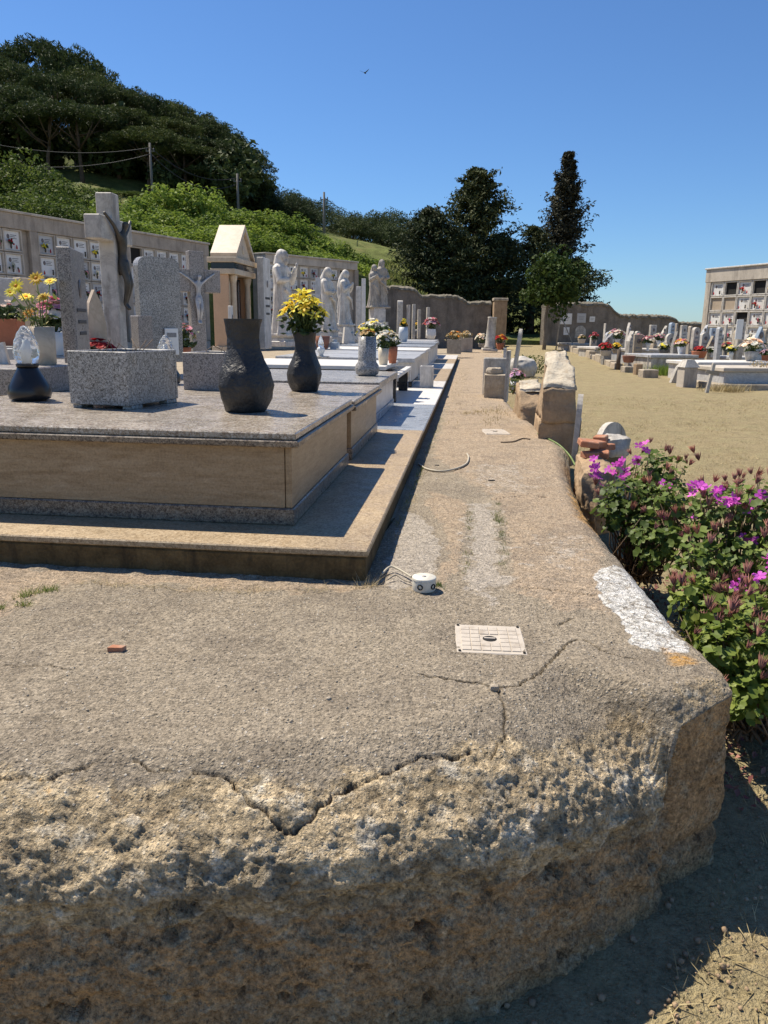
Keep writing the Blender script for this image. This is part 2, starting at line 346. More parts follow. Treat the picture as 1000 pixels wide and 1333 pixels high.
class MB:
    def __init__(s): s.v = []; s.f = []; s.m = []; s.sm = []
    def add(s, vs, fs, mi=0, smooth=False, conv=False):
        b = len(s.v); s.v += [tuple(p) for p in vs]
        c = sum((Vector(p) for p in vs), Vector())/len(vs) if conv else None
        for f in fs:
            if conv:
                P = [Vector(vs[i]) for i in f]; nn = Vector()
                for i in range(len(P)): nn += (P[i]).cross(P[(i+1) % len(P)])
                if nn.dot(sum(P, Vector())/len(P)-c) < 0: f = f[::-1]
            s.f.append([b+i for i in f]); s.m.append(mi); s.sm.append(smooth)
        return s
    def box(s, x0, x1, y0, y1, z0, z1, b=.004, mi=0, M=None):
        h = [(x1-x0)/2, (y1-y0)/2, (z1-z0)/2]; c = Vector(((x0+x1)/2, (y0+y1)/2, (z0+z1)/2)); b = min(b, .45*min(abs(t) for t in h))
        idx = {}; vs = []
        for sx in (-1, 1):
            for sy in (-1, 1):
                for sz in (-1, 1):
                    for a in range(3):
                        p = [sx*(h[0]-(b if a != 0 else 0)), sy*(h[1]-(b if a != 1 else 0)), sz*(h[2]-(b if a != 2 else 0))]
                        idx[sx, sy, sz, a] = len(vs); q = c+Vector(p); vs.append(M @ q if M else q)
        fs = []
        for a in range(3):
            o = [i for i in range(3) if i != a]
            for sg in (-1, 1):
                q = []
                for s1, s2 in ((-1, -1), (1, -1), (1, 1), (-1, 1)):
                    k = [0, 0, 0]; k[a] = sg; k[o[0]] = s1; k[o[1]] = s2; q.append(idx[(*k, a)])
                fs.append(q)
            for s1 in (-1, 1):
                for s2 in (-1, 1):
                    k0 = [0, 0, 0]; k1 = [0, 0, 0]
                    k0[o[0]] = k1[o[0]] = s1; k0[o[1]] = k1[o[1]] = s2; k0[a] = -1; k1[a] = 1
                    fs.append([idx[(*k0, o[0])], idx[(*k1, o[0])], idx[(*k1, o[1])], idx[(*k0, o[1])]])
        for sx in (-1, 1):
            for sy in (-1, 1):
                for sz in (-1, 1): fs.append([idx[sx, sy, sz, 0], idx[sx, sy, sz, 1], idx[sx, sy, sz, 2]])
        return s.add(vs, fs, mi, False, True)
    def lathe(s, prof, n=24, c=(0, 0, 0), mi=0, smooth=True, rf=None, cap=True):
        vs = []; fs = []; c = Vector(c)
        for j, (r, z) in enumerate(prof):
            for i in range(n):
                a = 2*math.pi*i/n; k = rf(a, z) if rf else 1
                vs.append(c+Vector((r*k*math.cos(a), r*k*math.sin(a), z)))
        for j in range(len(prof)-1):
            for i in range(n): fs.append([j*n+i, j*n+(i+1) % n, (j+1)*n+(i+1) % n, (j+1)*n+i])
        s.add(vs, fs, mi, smooth)
        if cap:
            b = len(s.v)-len(vs)
            if prof[0][0] > 1e-4: s.f.append([b+i for i in range(n)][::-1]); s.m.append(mi); s.sm.append(False)
            if prof[-1][0] > 1e-4: s.f.append([b+(len(prof)-1)*n+i for i in range(n)]); s.m.append(mi); s.sm.append(False)
        return s
    def tube(s, pts, rad, n=6, mi=0, smooth=True):
        pts = [Vector(p) for p in pts]; rad = rad if isinstance(rad, (list, tuple)) else [rad]*len(pts)
        vs = []; fs = []; pr = None
        for k, p in enumerate(pts):
            t = (pts[min(k+1, len(pts)-1)]-pts[max(k-1, 0)]).normalized()
            a = (pr - t*pr.dot(t)) if pr else t.orthogonal()
            if a.length < 1e-6: a = t.orthogonal()
            a.normalize(); pr = a; b = t.cross(a)
            for i in range(n): an = 2*math.pi*i/n; vs.append(p+(a*math.cos(an)+b*math.sin(an))*rad[k])
        for k in range(len(pts)-1):
            for i in range(n): fs.append([k*n+i, k*n+(i+1) % n, (k+1)*n+(i+1) % n, (k+1)*n+i])
        fs.append(list(range(n))[::-1]); fs.append([(len(pts)-1)*n+i for i in range(n)])
        return s.add(vs, fs, mi, smooth)
    def prism(s, out, d0, d1, ax='y', mi=0, M=None):
        """outline of (a,b) extruded along an axis: 'y' -> (a,d,b), 'x' -> (d,a,b), 'z' -> (a,b,d)"""
        f = {'y': lambda a, b, d: Vector((a, d, b)), 'x': lambda a, b, d: Vector((d, a, b)), 'z': lambda a, b, d: Vector((a, b, d))}[ax]
        n = len(out); vs = [f(a, b, d0) for a, b in out]+[f(a, b, d1) for a, b in out]
        if M: vs = [M @ q for q in vs]
        ar = sum(out[i][0]*out[(i+1) % n][1]-out[(i+1) % n][0]*out[i][1] for i in range(n))
        fs = [list(range(n)), [2*n-1-i for i in range(n)]]+[[i, n+i, n+(i+1) % n, (i+1) % n] for i in range(n)]
        flip = (ar > 0) == (d1 > d0)
        if ax == 'y': flip = not flip
        if flip: fs = [g[::-1] for g in fs]
        return s.add(vs, fs, mi)
    def ell(s, c, r, nu=12, nv=8, mi=0, M=None):
        vs = []; fs = []; c = Vector(c)
        for j in range(nv+1):
            t = math.pi*j/nv
            for i in range(nu):
                a = 2*math.pi*i/nu; q = c+Vector((r[0]*math.sin(t)*math.cos(a), r[1]*math.sin(t)*math.sin(a), -r[2]*math.cos(t))); vs.append(M @ q if M else q)
        for j in range(nv):
            for i in range(nu): fs.append([j*nu+i, j*nu+(i+1) % nu, (j+1)*nu+(i+1) % nu, (j+1)*nu+i])
        return s.add(vs, fs, mi, True)
    def mesh(s, name, mats):
        me = bpy.data.meshes.new(name); me.from_pydata(s.v, [], s.f)
        for m in ([mats] if isinstance(mats, str) else mats): me.materials.append(MATS[m])
        me.polygons.foreach_set('material_index', s.m); me.polygons.foreach_set('use_smooth', s.sm); me.update(); return me
    def build(s, name, mats, parent=None, loc=None, rz=0.0):
        o = link(bpy.data.objects.new(name, s.mesh(name, mats)), parent)
        if loc is not None: o.location = loc
        if rz: o.rotation_euler.z = rz
        return o
def put(name, me, parent=None, loc=(0, 0, 0), rot=(0, 0, 0), sc=1.0):
    o = link(bpy.data.objects.new(name, me), parent); o.location = loc; o.rotation_euler = rot
    o.scale = (sc, sc, sc) if isinstance(sc, (int, float)) else sc
    return o
def rock(name, dims, seed, mat, parent=None, loc=(0, 0, 0), rz=0.0, box=.75, amp=.06, fq_=3.0, n=18, flat_bottom=True):
    """lumpy block: a subdivided cube pulled between box and ball, roughened"""
    g = np.linspace(-1, 1, n); a, b = np.meshgrid(g, g, indexing='ij'); a = a.ravel(); b = b.ravel(); o = np.ones_like(a)
    vs = []; fs = []
    q = np.array([[i*n+j, (i+1)*n+j, (i+1)*n+j+1, i*n+j+1] for i in range(n-1) for j in range(n-1)])
    for k, (x, y, z) in enumerate(((a, b, o), (b, a, -o), (o, a, b), (-o, b, a), (b, o, a), (a, -o, b))):
        vs.append(np.stack([x, y, z], 1)); fs.append(q+k*n*n)
    v = np.concatenate(vs); s = v/np.linalg.norm(v, axis=1)[:, None]; v = v*box+s*(1-box)*1.25
    d = np.array(dims)/2; v = v*d
    ph = v+seed*7.7; nrm = s
    v = v+nrm*(amp*fbm(ph, fq_, 4)+amp*.35*fbm(ph, fq_*5, 3))[:, None]
    v[:, 2] -= v[:, 2].min() if flat_bottom else 0
    o = link(bpy.data.objects.new(name, npmesh(name, v, np.concatenate(fs), [mat], True)), parent); o.location = loc; o.rotation_euler.z = rz
    return o
def structure(o): o['kind'] = 'structure'; return o
def stuff(o): o['kind'] = 'stuff'; return o

# ------------------------------------------------------------------ the terrace (edge, shoulder, face)
def resample(P, step):
    P = np.asarray(P, float); d = np.concatenate([[0], np.cumsum(np.linalg.norm(np.diff(P, axis=0), axis=1))])
    out = []; s = 0
    while s < d[-1]:
        i = min(np.searchsorted(d, s, 'right')-1, len(P)-2); t = (s-d[i])/(d[i+1]-d[i]); p = P[i]*(1-t)+P[i+1]*t
        out.append(p); s += step(p) if callable(step) else step
    out.append(P[-1]); return np.array(out)
def smooth_curve(P, n=12):
    P = [np.array(p, float) for p in P]; out = []
    for i in range(len(P)-1):
        p0 = P[max(i-1, 0)]; p1 = P[i]; p2 = P[i+1]; p3 = P[min(i+2, len(P)-1)]
        for k in range(n):
            t = k/n; out.append(.5*((2*p1)+(-p0+p2)*t+(2*p0-5*p1+4*p2-p3)*t*t+(-p0+3*p1-3*p2+p3)*t**3))
    out.append(P[-1]); return np.array(out)
E1 = smooth_curve([(-2.2, 1.50), (-1.4, 1.51), (-.9, 1.53), (-.5, 1.55), (0.02, 1.62), (.43, 1.78), (.72, 1.97), (.90, 2.13)])
E2a = np.array([(.90, 2.13), (.93, 2.165), (.96, 2.18), (1.115, 2.268), (1.135, 2.285), (1.150, 2.36)])
E2 = smooth_curve([(1.150, 2.36), (1.165, 2.5), (1.18, 2.7), (1.215, 3.2), (1.25, 3.8), (1.30, 4.6), (1.47, 5.9), (1.66, 6.8), (1.80, 7.6), (1.80, 9.0), (1.84, 11.0), (2.2, 15), (3.1, 22), (4.7, 31), (6.4, 40)])
EDGE = np.concatenate([E1, E2a[1:], E2[1:]])
EDGE = resample(EDGE, lambda p: .0055 if p[1] < 2.45 and p[0] > -1.1 else .0085 if p[1] < 3.0 and p[0] > -1.15 else (.02 if p[1] < 6 and p[0] > -1.3 else .09))
SP = smooth_curve([(-2.2, 3.75), (-1.0, 3.62), (-.45, 3.5), (-.20, 3.45), (.05, 4.3), (.22, 6.0), (.40, 8.0), (.8, 12), (1.2, 15.5), (2.0, 23), (2.9, 31), (3.9, 40)])
# spine points matched by key stations on the edge
def station(P, q): return int(np.argmin(np.linalg.norm(P-np.array(q), axis=1)))
keysE = [0, station(EDGE, (.02, 1.62)), station(EDGE, (.90, 2.13)), station(EDGE, (1.150, 2.36)), station(EDGE, (1.25, 3.8)), station(EDGE, (1.80, 7.6)), station(EDGE, (3.1, 22)), len(EDGE)-1]
keysS = [0, station(SP, (-.9, 3.6)), station(SP, (-.40, 3.49)), station(SP, (-.20, 3.45)), station(SP, (.0, 4.1)), station(SP, (.36, 7.6)), station(SP, (1.9, 22)), len(SP)-1]
si = np.interp(np.arange(len(EDGE)), keysE, keysS); i0 = np.clip(si.astype(int), 0, len(SP)-2); tt = (si-i0)[:, None]
SPN = SP[i0]*(1-tt)+SP[i0+1]*tt
nE = len(EDGE)
tan_ = np.gradient(EDGE, axis=0); tan_ /= np.linalg.norm(tan_, axis=1)[:, None]; nor = np.stack([tan_[:, 1], -tan_[:, 0]], 1)   # outward
arc = np.concatenate([[0], np.cumsum(np.linalg.norm(np.diff(EDGE, axis=0), axis=1))])
k_c0 = station(EDGE, (.90, 2.13)); k_c1 = station(EDGE, (1.150, 2.36))
front = 1-sstep(arc[k_c0]-.05, arc[k_c0]+.06, arc)           # 1 on the rubble front, 0 on the corner block and right edge
far = sstep(6.0, 9.0, EDGE[:, 1])*(1-front)                   # the edge melts into the field
inw = SPN-EDGE; L = np.linalg.norm(inw, axis=1)
NT_, NF = 320, 115
t = np.linspace(0, 1, NT_)**1.35
dist = t[None, :]*L[:, None]                                  # distance from the lip towards the spine
XY = EDGE[:, None, :]+inw[:, None, :]*t[None, :, None]
nr_ = np.exp(-((arc-arc[k_c0])/.42)**2)[:, None]*front[:, None]
sh_f = -(.235+.10*nr_)*(1-np.clip(dist/(.33+.10*nr_), 0, 1)**(.62+.12*nr_))**1.25          # rounded rubble shoulder
cr_ = np.exp(-((arc-arc[k_c1]+.05)/.30)**2)[:, None]; shr = .16-.10*cr_
sh_r = -(.11-.075*cr_)*np.clip(1-dist/shr, 0, 1)**2.0-.02*np.clip(1-dist/.05, 0, 1)*(1-.6*cr_)
Z = sh_f*front[:, None]+sh_r*(1-front[:, None])*(1-.5*far[:, None])
top = np.concatenate([XY, Z[..., None]], 2)
# face: from the lip down to under the ground
tf = np.linspace(0, 1, NF+1)[1:]
zl = Z[:, 0]; zb = np.array([float(fz(a, b)) for a, b in EDGE])-.12
zf = zl[:, None]+(zb-zl)[:, None]*tf[None, :]
off = front[:, None]*(-.022*np.sin(np.clip(tf*3.2, 0, 1)*math.pi)[None, :]+.05*tf[None, :])+(1-front[:, None])*(.012*np.sin(tf*3)[None, :])
cre = np.exp(-((arc-arc[k_c0]-.005)/.022)**2)                 # crevice beside the corner block
off -= .075*cre[:, None]*(.4+.6*tf[None, :])
blk = sstep(arc[k_c0]+.02, arc[k_c0]+.05, arc)*(1-sstep(arc[k_c1]+.25, arc[k_c1]+.4, arc))
off -= blk[:, None]*(.022*np.exp(-((tf-.66)/.03)**2)[None, :])
face = np.concatenate([EDGE[:, None, :]+nor[:, None, :]*off[..., None], zf[..., None]], 2)
G = np.concatenate([top[:, ::-1], face], 1); nG = G.shape[1]
W = G.reshape(-1, 3).copy()
ftop = np.concatenate([np.repeat(front[:, None], NT_, 1), np.repeat(front[:, None], NF, 1)], 1).ravel()
dd = np.concatenate([dist[:, ::-1], np.zeros((nE, NF))], 1).ravel()
isface = np.concatenate([np.zeros((nE, NT_)), np.tile(tf, (nE, 1))], 1).ravel()
du = np.gradient(G, axis=0); dv = np.gradient(G, axis=1); N = np.cross(du.reshape(-1, 3), dv.reshape(-1, 3)); N /= np.linalg.norm(N, axis=1)[:, None]+1e-9
N[N[:, 2] < -0.3] *= -1
hN = N.copy()
chk = np.sign((hN*np.concatenate([np.tile([0, 0, 1.], (nE, NT_, 1)).reshape(nE, NT_, 3), np.repeat(np.concatenate([nor, np.zeros((nE, 1))], 1)[:, None], NF, 1)], 1).reshape(-1, 3)).sum(1)); chk[chk == 0] = 1
N = (hN*chk[:, None]).reshape(nE, nG, 3)
for _k in range(3):
    _p = np.pad(N, ((0, 0), (4, 4), (0, 0)), 'edge'); N = sum(_p[:, i_:i_+nG] for i_ in range(9))/9
N = N.reshape(-1, 3); N /= np.linalg.norm(N, axis=1)[:, None]+1e-9
def worley(p, seed):
    ip = np.floor(p).astype(int); best = np.full(len(p), 9.); rid = np.zeros(len(p))
    for dx in (-1, 0, 1):
        for dy in (-1, 0, 1):
            for dz in (-1, 0, 1):
                c = ip+np.array([dx, dy, dz]); h = (c[:, 0]*73856093 ^ c[:, 1]*19349663 ^ c[:, 2]*83492791 ^ seed*2654435) & 0x7fffffff
                fp = c+np.stack([((h >> k) & 1023)/1023. for k in (0, 9, 18)], 1); d = np.linalg.norm(p-fp, axis=1); m = d < best
                best[m] = d[m]; rid[m] = (((h >> 5) * 7919) & 1023)[m]/1023.
    return best, rid
# rubble weight: strong on the shoulder, softer on the face, none on the flat top
edge_wob = .25+.11*fbm(np.concatenate([W[:, :2], np.zeros((len(W), 1))], 1), 3.0, 3)
wr = ftop*np.where(isface > 0, 1.0, 1-sstep(edge_wob-.13, edge_wob+.05, dd))
rub_i = np.where(wr > .01)[0]; lump = np.zeros(len(W)); stone = np.full(len(W), .5)
q_ = W[rub_i]+.025*np.stack([fbm(W[rub_i]+k*11, 13, 3) for k in range(3)], 1)
d1, r1 = worley(q_*12, 1); d2, r2 = worley(q_*30, 2); d3, r3 = worley(q_*75, 3)
lump[rub_i] = fbm(W[rub_i], 5, 3)*.020+fbm(W[rub_i]*np.array([1, 1, 1.3])+3, 13, 4)*.017+(r1-.5)*.006+(r2-.5)*.004+(r3-.5)*.004+fbm(W[rub_i]+7, 55, 4)*.006
stone[rub_i] = .45*r1+.35*r2+.2*r3
soft_f = np.where(isface > 0, 1.15, .82)
pit = -np.clip(fbm(W+31, 9, 4)-.36, 0, 1)*.13
disp = wr*soft_f*lump+ftop*np.where(isface > 0, pit*1.6, pit*wr*.15)
wblk = (1-ftop)*np.where(isface > 0, 1, 1-sstep(.02, .14, dd))*(W[:, 1] < 12)
disp += wblk*(fbm(W, 8, 4)*.014+np.minimum(0, fbm(W+3, 17, 4, True)-.25)*.012+fbm(W+3, 40, 2)*.004)
flat = 1-np.maximum(wr, wblk)
disp += flat*(fbm(W, 1.3, 2)*.012+fbm(W, 11, 4)*.0045+fbm(W+9, 45, 2)*.0022)
# cracks, traced on the top
def seg_dist(P, A, B):
    d = B-A; t_ = np.clip(((P-A)@d)/(d@d), 0, 1); return np.linalg.norm(P-(A+t_[:, None]*d), axis=1)
def pxl(L_): return np.array([list(pz(x, y, 0))[:2] for x, y in L_])
CR = [([(-40, 998), (60, 999), (100, 992), (125, 986)], .0048, .018), ([(255, 992), (290, 993), (335, 1015), (370, 1029), (405, 1018), (440, 1002), (500, 985), (550, 968), (590, 966), (612, 960)], .0055, .024),
      ([(545, 878), (580, 884), (620, 889), (645, 897), (675, 892), (700, 876), (722, 855), (740, 836), (752, 832)], .0055, .024), ([(645, 897), (660, 925), (655, 945), (640, 960)], .0035, .012),
      ([(672, 765), (700, 768), (735, 771), (775, 777)], .004, .012), ([(640, 650), (680, 646), (715, 648)], .006, .014), ([(725, 815), (745, 804)], .005, .012), ([(0, 865), (60, 866), (95, 872)], .003, .008),
      ([(760, 832), (790, 850), (830, 858)], .0045, .016), ([(175, 985), (200, 992), (222, 992)], .004, .012)]
c_depth = np.zeros(len(W)); c_dirt = np.zeros(len(W)); tops = (isface == 0)
jit = np.stack([fbm(W, 26, 3), fbm(W+50, 26, 3)], 1)*.016
Pxy = W[:, :2]+jit
for L_, wd, dp in CR:
    q = pxl(L_); lo = q.min(0)-.1; hi = q.max(0)+.1
    s_ = np.where(tops & (W[:, 0] > lo[0]) & (W[:, 0] < hi[0]) & (W[:, 1] > lo[1]) & (W[:, 1] < hi[1]))[0]
    if not len(s_): continue
    d_ = np.min([seg_dist(Pxy[s_], q[i], q[i+1]) for i in range(len(q)-1)], axis=0)
    wv = wd*(.75+.5*np.abs(fbm(W[s_], 9, 1)))
    c_depth[s_] = np.maximum(c_depth[s_], dp*(1-sstep(wv*.35, wv*1.05, d_))); c_dirt[s_] = np.maximum(c_dirt[s_], 1-sstep(wv*.6, wv*1.5, d_))
# the slab stands a little above the broken edge in front of the long crack
def inpoly(P, Q):
    r = np.zeros(len(P), bool); j = len(Q)-1
    for i in range(len(Q)):
        c_ = ((Q[i, 1] > P[:, 1]) != (Q[j, 1] > P[:, 1])) & (P[:, 0] < (Q[j, 0]-Q[i, 0])*(P[:, 1]-Q[i, 1])/(Q[j, 1]-Q[i, 1]+1e-12)+Q[i, 0]); r ^= c_; j = i
    return r
def polymask(L_, blur, wob=.03):
    q = pxl(L_); ins = inpoly(W[:, :2], q); d_ = np.full(len(W), 9.)
    lo = q.min(0)-.4; hi = q.max(0)+.4; s_ = np.where((W[:, 0] > lo[0]) & (W[:, 0] < hi[0]) & (W[:, 1] > lo[1]) & (W[:, 1] < hi[1]))[0]
    d_[s_] = np.min([seg_dist(W[s_, :2], q[i], q[(i+1) % len(q)]) for i in range(len(q))], axis=0)
    sd_ = np.where(ins, d_, -d_); sd_[s_] += wob*fbm(W[s_], 8, 4)
    return sstep(-blur, blur, sd_)*tops
W += N*disp[:, None]
W[:, 2] -= c_depth
white = 1.18*polymask([(782, 742), (812, 733), (838, 750), (858, 778), (872, 806), (892, 848), (856, 850), (826, 838), (812, 806), (780, 778)], .05, .05)
tanR = polymask([(664, 768), (730, 790), (790, 800), (800, 760), (778, 700), (756, 660), (748, 610), (700, 560), (690, 480), (640, 462), (606, 462), (590, 500), (575, 560), (560, 590), (600, 620), (650, 655), (655, 700)], .09, .12)
tanM = polymask([(575, 760), (600, 740), (607, 690), (612, 655), (560, 640), (553, 655), (580, 690), (585, 720), (570, 750)], .05, .06)
lightL = .75*polymask([(612, 655), (646, 655), (657, 700), (660, 762), (640, 780), (604, 765), (606, 700)], .07, .16)+polymask([(690, 700), (740, 690), (770, 720), (740, 745), (700, 735)], .08, .2)*.45+polymask([(600, 610), (680, 600), (700, 640), (640, 645)], .08, .2)*.45+polymask([(512, 770), (560, 755), (572, 720), (565, 690), (545, 670), (528, 665), (500, 740)], .03, .05)
lowl = polymask([(-60, 830), (0, 812), (60, 770), (110, 755), (300, 770), (480, 768), (480, 755), (0, 735), (-60, 735)], .07, .12)
W[:, 2] += .006*tanR+.004*white+.004*tanM-.010*lowl
rubz = np.maximum(wr, .55*wblk*(ftop < .5)*(isface == 0)); facez = np.where(isface > 0, np.maximum(sstep(.05, .25, isface)*ftop, .75*(1-ftop)), 0)
och = polymask([(752, 600), (742, 640), (752, 672), (790, 690), (800, 680), (775, 640), (768, 600)], .04, .06)+polymask([(858, 842), (905, 858), (912, 866), (880, 866)], .02, .03)*.9
tanz = np.clip(tanR+tanM+.75*lowl+(W[:, 1] > 11)*.8, 0, 1)*(1-.8*lightL)
f_ = np.arange(nE*nG).reshape(nE, nG)
quads = np.stack([f_[:-1, :-1].ravel(), f_[1:, :-1].ravel(), f_[1:, 1:].ravel(), f_[:-1, 1:].ravel()], 1)
me = npmesh('terrace', W, quads, ['terrace'], True)
z4 = np.stack([tanz, np.clip(white, 0, 1), rubz, stone], 1)
z5 = np.stack([c_dirt, facez, np.clip(och, 0, 1), np.clip(lightL, 0, 1)], 1)
for nm, a in (('zone', z4), ('zone2', z5)):
    at = me.attributes.new(nm, 'FLOAT_COLOR', 'POINT'); at.data.foreach_set('color', a.astype(np.float32).ravel())
structure(link(bpy.data.objects.new('terrace', me)))
from mathutils.kdtree import KDTree
_s = np.where(tops)[0][::3]; _kd = KDTree(len(_s))
for _i in _s: _kd.insert((W[_i, 0], W[_i, 1], 0), int(_i))
_kd.balance()
def tz(x, y):
    r_ = _kd.find_n((x, y, 0), 6); return float(np.mean([W[i_, 2] for _, i_, _ in r_]))
def tzmax(x, y, r):
    q_ = _kd.find_range((x, y, 0), r); return max([W[i_, 2] for _, i_, _ in q_] or [tz(x, y)])
# court behind the tombs on the left
mb = MB(); mb.prism([(-2.2, 3.7), (-.4, 3.46), (.1, 4.5), (.4, 8), (1.2, 15.5), (2.9, 31), (3.9, 40.2), (8, 44.5), (-30, 44.5), (-30, 3.7)], -.55, -.006, 'z')
structure(mb.build('cemetery_court', 'court_gravel'))

# ------------------------------------------------------------------ field, far ground, footing
xs = np.concatenate([np.arange(-6, 4, .12), np.arange(4, 20, .4), np.arange(20, 75, 2.5)]); ys = np.concatenate([np.arange(-6, 5, .12), np.arange(5, 20, .3), np.arange(20, 70, 1.0)])
gx, gy = np.meshgrid(xs, ys, indexing='ij'); gp = np.stack([gx.ravel(), gy.ravel(), np.zeros(gx.size)], 1)
gp[:, 2] = fz(gp[:, 0], gp[:, 1])+.035*fbm(gp, .6, 3)+.012*fbm(gp, 4, 3)*(gp[:, 1] < 12)
ter = (gp[:, 0] < np.interp(gp[:, 1], EDGE[k_c1:, 1], EDGE[k_c1:, 0])-.25) & (gp[:, 1] > 2.6); gp[ter, 2] -= .5
ff = np.arange(gx.size).reshape(gx.shape); fq = np.stack([ff[:-1, :-1].ravel(), ff[1:, :-1].ravel(), ff[1:, 1:].ravel(), ff[:-1, 1:].ravel()], 1)
structure(link(bpy.data.objects.new('field', npmesh('field', gp, fq, ['field'], True))))
mb = MB(); mb.add([(-4000, -3000, -1.4), (4000, -3000, -1.4), (4000, 5000, -1.4), (-4000, 5000, -1.4)], [[0, 1, 2, 3]]); structure(mb.build('ground', 'far_ground'))
def blades(name, pts, h, wdt, mat, lean=.6):
    n = len(pts); pts = np.asarray(pts); a = rng.uniform(0, 2*np.pi, n); hh = h*rng.uniform(.4, 1.3, n); ln = rng.uniform(0, lean, n)*hh*1.5; b = rng.uniform(0, 2*np.pi, n)
    o = np.stack([np.cos(a), np.sin(a), 0*a], 1)*(wdt*.5); tip = np.stack([np.cos(b)*ln, np.sin(b)*ln, hh], 1)
    v = np.stack([pts-o, pts+o, pts+tip], 1).reshape(-1, 3); f = np.arange(3*n).reshape(-1, 3)
    return link(bpy.data.objects.new(name, npmesh(name, v, f, [mat])))
n = 52000; px_ = rng.uniform(.2, 9, n); py_ = 1.2+rng.uniform(0, 1, n)**1.6*14
ok = (px_ > np.interp(py_, EDGE[k_c1:, 1], EDGE[k_c1:, 0])+.12) | ((py_ < 2.3) & (px_ > .5+(py_-1.5)*.75+.12)); px_, py_ = px_[ok], py_[ok]
den = fbm(np.stack([px_, py_, 0*px_], 1), 1.5, 3) > -.15; px_, py_ = px_[den], py_[den]
stuff(blades('dry_grass', np.stack([px_, py_, fz(px_, py_)-.005], 1),   .036, .007, 'straw', 1.8))['label'] = 'short dry straw-coloured grass on the field'
peb = MB()
for i in range(900):
    x = random.uniform(.6, 2.2); y = random.uniform(1.3, 3.2)
    if x < .62+(y-1.5)*.72: continue
    r = random.uniform(.002, .008); peb.ell((x, y, float(fz(x, y))+r*.3), (r, r*random.uniform(.7, 1.2), r*.7), 6, 4)
o = stuff(peb.build('gravel', 'tan_block')); o['label'] = 'small pebbles scattered on the ground below the terrace'

# ------------------------------------------------------------------ hill behind the cemetery
HC = []
for x, y, Y in [(-250, 300, 24), (-100, 303, 28), (0, 306, 30), (150, 320, 35), (260, 333, 37), (-250, 215, 45), (-100, 222, 50), (0, 228, 52), (100, 243, 54), (200, 258, 56), (300, 282, 56), (-300, 190, 75), (-100, 205, 80), (0, 214, 84), (150, 226, 85),
                (250, 240, 85), (300, 262, 84), (345, 286, 84), (420, 306, 80), (480, 326, 76), (520, 343, 64), (548, 362, 56), (565, 385, 52), (600, 414, 52), (650, 442, 52), (660, 447, 44), (700, 447, 45), (680, 444, 49), (620, 430, 46), (720, 428, 55), (820, 432, 60), (760, 432, 48), (860, 434, 50), (950, 434, 52), (900, 434, 75), (420, 322, 58), (350, 322, 48), (460, 355, 45), (350, 340, 40), (400, 345, 42), (505, 372, 45), (545, 388, 45),
                (-200, 150, 130), (100, 180, 130), (300, 240, 125), (400, 296, 115), (500, 316, 115), (560, 330, 112), (620, 395, 110), (700, 425, 110), (850, 434, 110), (1000, 436, 90), (1100, 438, 60), (1050, 437, 130), (900, 436, 150)]:
    HC.append(tuple(py(x, y, Y)))
HC = np.array(HC)
def hz(x, y):
    x = np.atleast_1d(np.asarray(x, float)); y = np.atleast_1d(np.asarray(y, float))
    d2 = (x[:, None]-HC[None, :, 0])**2+(y[:, None]-HC[None, :, 1])**2+4.0
    w_ = d2**-1.7; return (w_*HC[None, :, 2]).sum(1)/w_.sum(1)
C1a = py(-60, 262, 22.9); C1b = py(268, 313.5, 33.4)           # top front corners of the two left columbaria
C2a = py(345, 328, 36.0); C2b = py(463, 341, 40.4)
HB = resample(np.array([(C1a.x-9, C1a.y-9), (C1a.x-.55, C1a.y+.2), (C1b.x-.5, C1b.y+.3), (C2a.x-.9, C2a.y+.7), (C2b.x-.2, C2b.y+.7), (.3, 42.75), (5.6, 42.9), (10, 44.5), (24, 49.6), (60, 58)]), 1.0)
HE = resample(np.array([(-150, 40), (-120, 150), (-20, 190), (40, 190), (90, 150)]), 1.0)
sI = np.linspace(0, len(HE)-1, len(HB)).astype(int); tH = np.linspace(0, 1, 90)**1.5
HP = HB[:, None, :]*(1-tH)[None, :, None]+HE[sI][:, None, :]*tH[None, :, None]
hp = HP.reshape(-1, 2); hzz = hz(hp[:, 0], hp[:, 1]); hzz += .25*fbm(np.stack([hp[:, 0], hp[:, 1], 0*hzz], 1), .35, 3)*np.tile(np.clip(tH*20, 0, 1), len(HB))
HV = np.column_stack([hp, hzz])
ff = np.arange(len(hp)).reshape(len(HB), 90); fq = np.stack([ff[:-1, :-1].ravel(), ff[1:, :-1].ravel(), ff[1:, 1:].ravel(), ff[:-1, 1:].ravel()], 1)
structure(link(bpy.data.objects.new('hill', npmesh('hill', np.concatenate([HV, np.column_stack([HB, np.full(len(HB), -1.2)])]), np.concatenate([fq, np.array([[len(hp)+i, len(hp)+i+1, ff[i+1, 0], ff[i, 0]] for i in range(len(HB)-1)])]), ['hill_grass'], True))))

